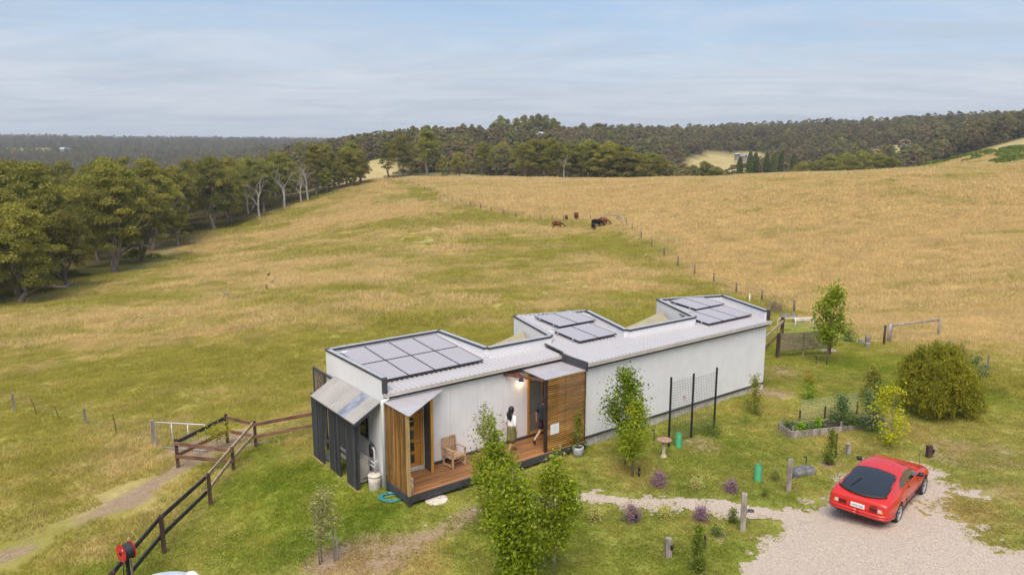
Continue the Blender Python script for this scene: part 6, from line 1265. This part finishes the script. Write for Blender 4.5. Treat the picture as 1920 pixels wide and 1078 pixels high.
# woman walking along the deck, seen from behind
WP = dict(lel=(-.03,.24,1.12), lwr=(.06,.26,.89), lpm=(.075,.262,.825), rel=(-.06,-.235,1.12), rwr=(.0,-.27,.88), rpm=(.01,-.275,.815), lkn=(.10,.085,.50), lan=(.16,.08,.085), lto=(.30,.085,.035), rkn=(-.03,-.085,.48), ran=(-.20,-.08,.10), rto=(-.08,-.085,.03))
wl = hw(-2.78, .70); wo_, WJ = human('person', 'dark-haired woman in white blouse and olive skirt walking on the deck', (*wl, .452), HTH+.10, 1.66, WP, skin_f)
wht = mat('white_cotton', (.80,.78,.78), .85, var=.04, vscale=9, bump=.2, bscale=18); olv = mat('olive_skirt', (.17,.155,.055), .85, var=.18, vscale=9, stretch=(1,1,.2), bump=.25, bscale=14)
mb = loft(MB(), [((0,0,1.00),.135,.165),((.0,0,1.06),.128,.158),((.01,0,1.15),.122,.150),((.015,0,1.27),.138,.172),((.01,0,1.36),.120,.178),((.0,0,1.42),.080,.105),((.0,0,1.45),.058,.066)], 24); mb.build('blouse', wht, wo_, True)
for sd, sg_ in (('l', 1), ('r', -1)):
    a, b, c = V(WJ[sd+'sh'][0]), V(WP[sd+'el']), V(WP[sd+'wr']); MB().tube([a+V((0,-.03*sg_,.01)), a*.5+b*.5, b, b*.55+c*.45], [.075,.064,.058,.052], 12).build('sleeve', wht, wo_, True)
loft(MB(), [((.02,0,.40),.20,.185),((.02,0,.55),.19,.182),((.01,0,.75),.172,.178),((.0,0,.92),.150,.172),((.0,0,1.03),.126,.150)], 24).build('skirt', olv, wo_, True)
hairm = mat('black_hair', (.012,.011,.013), .4, var=.3, vscale=20, stretch=(1,1,.2), bump=.3, bscale=60)
mb = loft(MB(), [((-.085,.01,1.24),.05,.07),((-.09,.0,1.32),.062,.105),((-.075,0,1.42),.072,.112),((-.045,0,1.50),.088,.112),((-.02,0,1.58),.098,.108),((-.008,0,1.65),.100,.105),((.0,0,1.70),.078,.082),((.005,0,1.725),.035,.035)], 18)
for k in range(9): a = -1.2+k*.3; mb.tube([(-.07+.02*math.cos(a*3), .11*math.sin(a), 1.50), (-.105+.012*math.sin(k*2.), .115*math.sin(a), 1.36), (-.085+.015*math.cos(k*1.7), .095*math.sin(a)+.012*math.sin(k*3.), 1.20+.04*math.cos(k*2.3))], [.03,.032,.014], 7)
mb.build('hair', hairm, wo_, True)
for sd in 'lr': t0_ = V(WP[sd+'an']); t1_ = V(WP[sd+'to']); MB().bar(t0_+V((-.05,0,-.062)), t1_+V((.03,0,-.022)), .085, .018).bar(t0_*.4+t1_*.6+V((0,-.05,.0)), t0_*.4+t1_*.6+V((0,.05,.0)), .03, .05).build('sandal', mat('tan_leather', (.24,.13,.08), .6), wo_)
# man stepping in behind the slatted screen
MP = dict(lel=(-.07,.25,1.13), lwr=(-.03,.29,.90), lpm=(-.02,.295,.83), rel=(.05,-.25,1.15), rwr=(.20,-.25,1.0), rpm=(.26,-.25,.97), lkn=(-.02,.09,.50), lan=(-.36,.09,.22), lto=(-.33,.09,.10), rkn=(.14,-.09,.50), ran=(.10,-.09,.085), rto=(.24,-.09,.035))
ml = hw(-1.45, .56); mo_, MJ = human('person', 'man in navy T-shirt and maroon shorts stepping behind the entry screen', (*ml, .452), HTH+.15, 1.76, MP, skin_m)
navy = mat('navy_cotton', (.022,.026,.040), .85, var=.15, vscale=8, bump=.2, bscale=18); mar = mat('maroon_shorts', (.055,.016,.03), .85, var=.15)
loft(MB(), [((0,0,.90),.145,.180),((.0,0,1.0),.142,.175),((.015,0,1.15),.138,.175),((.02,0,1.28),.150,.195),((.012,0,1.37),.128,.200),((.0,0,1.43),.085,.115),((.0,0,1.455),.062,.07)], 24).build('t_shirt', navy, mo_, True)
for sd, sg_ in (('l', 1), ('r', -1)):
    a, b = V(MJ[sd+'sh'][0]), V(MP[sd+'el']); MB().tube([a+V((0,-.04*sg_,.01)), a*.55+b*.45, a*.12+b*.88], [.082,.074,.068], 12).build('sleeve', navy, mo_, True)
    a, b = V(MJ[sd+'hip'][0]), V(MP[sd+'kn']); MB().tube([a+V((0,0,.08)), a*.5+b*.5, a*.2+b*.8], [.105,.100,.096], 14).build('shorts_leg', mar, mo_, True)
    t0_, t1_ = V(MP[sd+'an']), V(MP[sd+'to']); MB().tube([t0_+(t0_-t1_)*.35-V((0,0,.03)), t0_*.5+t1_*.5-V((0,0,.01)), t1_+(t1_-t0_)*.1], [.045,.05,.04], 10).build('shoe', rubber, mo_, True)
loft(MB(), [((0,0,.84),.12,.165),((0,0,.92),.138,.172),((0,0,.99),.138,.168)], 22).build('shorts', mar, mo_, True)
loft(MB(), [((-.045,0,1.55),.06,.085),((-.015,0,1.60),.088,.098),((.0,0,1.66),.090,.098),((.005,0,1.70),.07,.075),((.01,0,1.72),.03,.03)], 16).build('hair', mat('brown_hair', (.05,.03,.02), .6, var=.2, vscale=20), mo_, True)
# cattle
brown = mat('brown_hide', (.15,.062,.026), .9, spec=.1, var=.25, vscale=3); blk = mat('black_hide', (.013,.012,.012), .95, spec=.05, var=.2, vscale=3); drk = mat('dark_brown_hide', (.030,.020,.017), .95, spec=.05, var=.2, vscale=3)
def cow_mesh(head):
    J = {'rump': ((-.86,0,1.16),.20), 'pel': ((-.62,0,1.10),(.33,.36)), 'bel': ((-.1,0,1.0),(.38,.45)), 'che': ((.42,0,1.0),(.34,.42)), 'wit': ((.66,0,1.12),(.20,.24)), 'nk': (head[0],.17), 'pol': (head[1],.125), 'fac': (head[2],.095), 'muz': (head[3],.075),
         't1': ((-1.02,0,1.05),.035), 't2': ((-1.05,0,.7),.025), 't3': ((-1.05,0,.45),.04)}
    E = [('rump','pel'),('pel','bel'),('bel','che'),('che','wit'),('wit','nk'),('nk','pol'),('pol','fac'),('fac','muz'),('rump','t1'),('t1','t2'),('t2','t3')]
    for sd, s in (('l', 1), ('r', -1)):
        J[sd+'h'] = ((-.72,.20*s,.86),.15); J[sd+'s'] = ((-.60,.22*s,.66),.10); J[sd+'k'] = ((-.86,.20*s,.44),.06); J[sd+'p'] = ((-.82,.20*s,.12),.045); J[sd+'o'] = ((-.78,.20*s,.02),.055)
        J[sd+'a'] = ((.52,.19*s,.74),.12); J[sd+'n'] = ((.55,.18*s,.42),.06); J[sd+'c'] = ((.53,.18*s,.12),.043); J[sd+'v'] = ((.56,.18*s,.02),.055)
        J[sd+'e'] = (tuple(V(head[1])+V((-.02,.2*s,.02))),.035); E += [('pel',sd+'h'),(sd+'h',sd+'s'),(sd+'s',sd+'k'),(sd+'k',sd+'p'),(sd+'p',sd+'o'),('che',sd+'a'),(sd+'a',sd+'n'),(sd+'n',sd+'c'),(sd+'c',sd+'v'),('pol',sd+'e')]
    return J, E
graze = [(.98,0,.98),(1.25,0,.66),(1.36,0,.42),(1.42,0,.20)]; look = [(.95,0,1.25),(1.2,0,1.42),(1.40,0,1.36),(1.55,0,1.28)]
for nm, px, b, t_, m_, rz, hd, lb, sc_ in [('cow',1045,430,417,brown,.12,graze,'brown cow grazing apart at the left of the herd',1.0),('cow',1081,413.5,400,brown,1.35,graze,'brown cow seen from behind by the wire fence',1.0),('calf',1062,414.5,404.5,brown,1.5,graze,'brown calf beside the fence post',.72),('cow',1131,424,411,brown,-.35,graze,'brown cow grazing by the timber corner brace',1.0),('cow',1119,427,414,blk,-.35,graze,'black cow grazing in front of the brown one',1.0),('calf',1113,432.5,419.5,drk,-1.45,graze,'dark calf facing the house in front of the black cow',.82)]:
    p = at(px, b); J, E = cow_mesh(hd); o = thing(nm, lb, nm, p, rz, 'cattle on the paddock'); o.scale = (sc_*1.12,)*3; link('body', skin_body('body', J, E, 'bel', m_, 1), o)
dk1 = mat('duck_brown', (.10,.065,.05), .8, var=.3, vscale=12); dk2 = mat('duck_grey', (.22,.18,.16), .8, var=.3, vscale=12)
for i, (px, b, m_, rz, lb) in enumerate([(504,520,dk1,1.2,'brown duck on the slope, uppermost of the four'),(510,534,dk2,.4,'grey-breasted duck on the slope, second from the top'),(500,546,dk1,2.0,'brown duck on the slope, third from the top'),(425,558,dk2,3.0,'duck walking alone lower on the left slope')]):
    J = {'tail': ((-.30,0,.30),.035), 'rum': ((-.16,0,.27),.10), 'bod': ((0,0,.27),(.14,.13)), 'bre': ((.15,0,.30),.105), 'nk': ((.22,0,.42),.045), 'hd': ((.25,0,.52),.055), 'bil': ((.34,0,.50),.022)}
    E = [('tail','rum'),('rum','bod'),('bod','bre'),('bre','nk'),('nk','hd'),('hd','bil')]
    for sd, s in (('l',1),('r',-1)): J[sd+'g'] = ((.0,.06*s,.14),.025); J[sd+'f'] = ((.01,.06*s,.02),.016); J[sd+'w'] = ((.07,.06*s,.012),.02); E += [('bod',sd+'g'),(sd+'g',sd+'f'),(sd+'f',sd+'w')]
    o = thing('duck', lb, 'duck', at(px, b)+V((0,0,.12)), rz, 'ducks on the slope'); o.scale = (1.15,)*3; link('body', skin_body('body', J, E, 'bod', m_, 1), o)
# ------------------------------------------------------------------ far houses
rg = mat('far_roof_grey', (.27,.27,.29), .5, var=.08, vscale=.5); rw = mat('far_roof_white', (.45,.45,.46), .5, var=.05, vscale=.5); rr_ = mat('far_roof_red', (.36,.13,.09), .7, var=.1, vscale=.5); fw = mat('far_wall', (.30,.26,.22), .85, var=.1, vscale=.5)
for lb, px, D, row, W, Dp, Hh, rm, rz in [('grey-roofed farmhouse beyond the poplars', 1402, 555, 293, 8, 6, 1.2, rg, .1), ('small white-roofed shed left of the grey farmhouse', 1384, 570, 291, 3, 3, 1.9, rw, .3), ('white-roofed shed among the trees on the right hill', 1699, 545, 286, 6, 4.5, 2.6, rw, -.2), ('red-roofed cottage among the trees on the right hill', 1697, 580, 268, 6, 5, 2.4, rr_, .1), ('long pale house high on the right hill', 1828, 665, 240, 11, 6, 2.6, rg, .2), ('pale-roofed house among the trees below the skyline clump', 1021, 618, 256, 14, 7, 2.6, rw, .05), ('tiny white farmhouse on the far left hills', 118, 1350, 282, 16, 10, 3, rw, .1)]:
    x = (px-960)/1466*D; z = gz(x, D); zr_ = CAM[2]-D*math.tan(PIT-math.atan((539-row)/FPX)); z = max(z-.6, zr_-1.2) if abs(zr_-z) < 9 else z
    o = thing('farmhouse' if W > 6 else 'shed', lb, 'house' if W > 6 else 'shed', (x, D, z), rz); MB().bb(-W/2,W/2,-Dp/2,Dp/2,-3,Hh).build('wall', fw, o); e_ = .5; rh = Dp*.3
    MB().add([(-W/2-e_,-Dp/2-e_,Hh-.1),(W/2+e_,-Dp/2-e_,Hh-.1),(W/2+e_,Dp/2+e_,Hh-.1),(-W/2-e_,Dp/2+e_,Hh-.1),(-W/2+Dp*.4,0,Hh+rh),(W/2-Dp*.4,0,Hh+rh)], [(0,1,5,4),(1,2,5),(2,3,4,5),(3,0,4),(3,2,1,0)]).build('roof', rm, o)
    for k in range(max(2, int(W/3))): xx = -W/2+W*(k+.5)/max(2, int(W/3)); MB().bb(xx-.6,xx+.6,-Dp/2-.03,-Dp/2+.02,.9,2.1).build('window', glassd, o)
    MB().bb(-.45,.45,-Dp/2-.04,-Dp/2+.02,0,2.05).build('door', dark, o)
# bracken on the right-hand hill
def bush_proto(seed):
    r = np.random.default_rng(seed); n = 500; u = r.normal(0, 1, (n, 3)); u /= np.linalg.norm(u, axis=1, keepdims=True); u[:, 2] = np.abs(u[:, 2]); pos = u*[1.5, 1.5, .9]*(.6+.45*r.random((n, 1))); return bpy.data.objects.new('bracken_clump', leaves('bracken_clump', pos, u, .5, brk, r, .2+.6*r.random(n), .6, .1, .6))
brk = leaf_mat('bracken_leaf', (.12,.15,.025), (.22,.26,.04), (.3,.32,.07), .3)
BR = [gp((1705,310),(1740,302),(1772,300),(1770,306),(1730,312)), gp((1782,303),(1795,294),(1835,284),(1862,290),(1850,297),(1815,305)), gp((1868,292),(1890,280),(1919,276),(1919,290),(1885,296)), gp((1862,306),(1890,297),(1919,292),(1919,302),(1880,308))]
pts = []; r_ = np.random.default_rng(31)
for b in BR:
    b = np.array(b); lo, hi = b.min(0), b.max(0); n = int(min(700, (hi-lo).prod()/1.6)); q = lo+(hi-lo)*r_.random((n, 2)); q = q[polysdf(q[:, 0], q[:, 1], b)+(fbm(q[:, 0]/4, q[:, 1]/4)-.5)*4 < 0]; pts.append(q)
pts = np.concatenate(pts); scatter('bracken', 'green bracken patches on the dry right-hand hill', np.stack([pts[:, 0], pts[:, 1], hz(pts[:, 0], pts[:, 1])-.2], -1), r_.random(len(pts))*6.28, .8+.6*r_.random(len(pts)), [bush_proto(i) for i in range(3)]); print('bracken', len(pts))
# ------------------------------------------------------------------ haze
hm = bpy.data.materials.new('haze'); hm.use_nodes = True; t = hm.node_tree; t.nodes.clear(); pv = nd(t, 'ShaderNodeVolumePrincipled'); pv.inputs['Color'].default_value = (.86, .91, 1.0, 1); pv.inputs['Density'].default_value = HAZE; pv.inputs['Anisotropy'].default_value = .1
oo = nd(t, 'ShaderNodeOutputMaterial'); lk(t, pv.outputs[0], oo.inputs['Volume'])
tag(MB().bb(-3700, 3700, -1000, 4000, float(ZZ.min())-1.5, max(100., float(ZZ.max())+30)).build('haze', hm), 'thin pale haze in the air over the hills', kind='stuff')
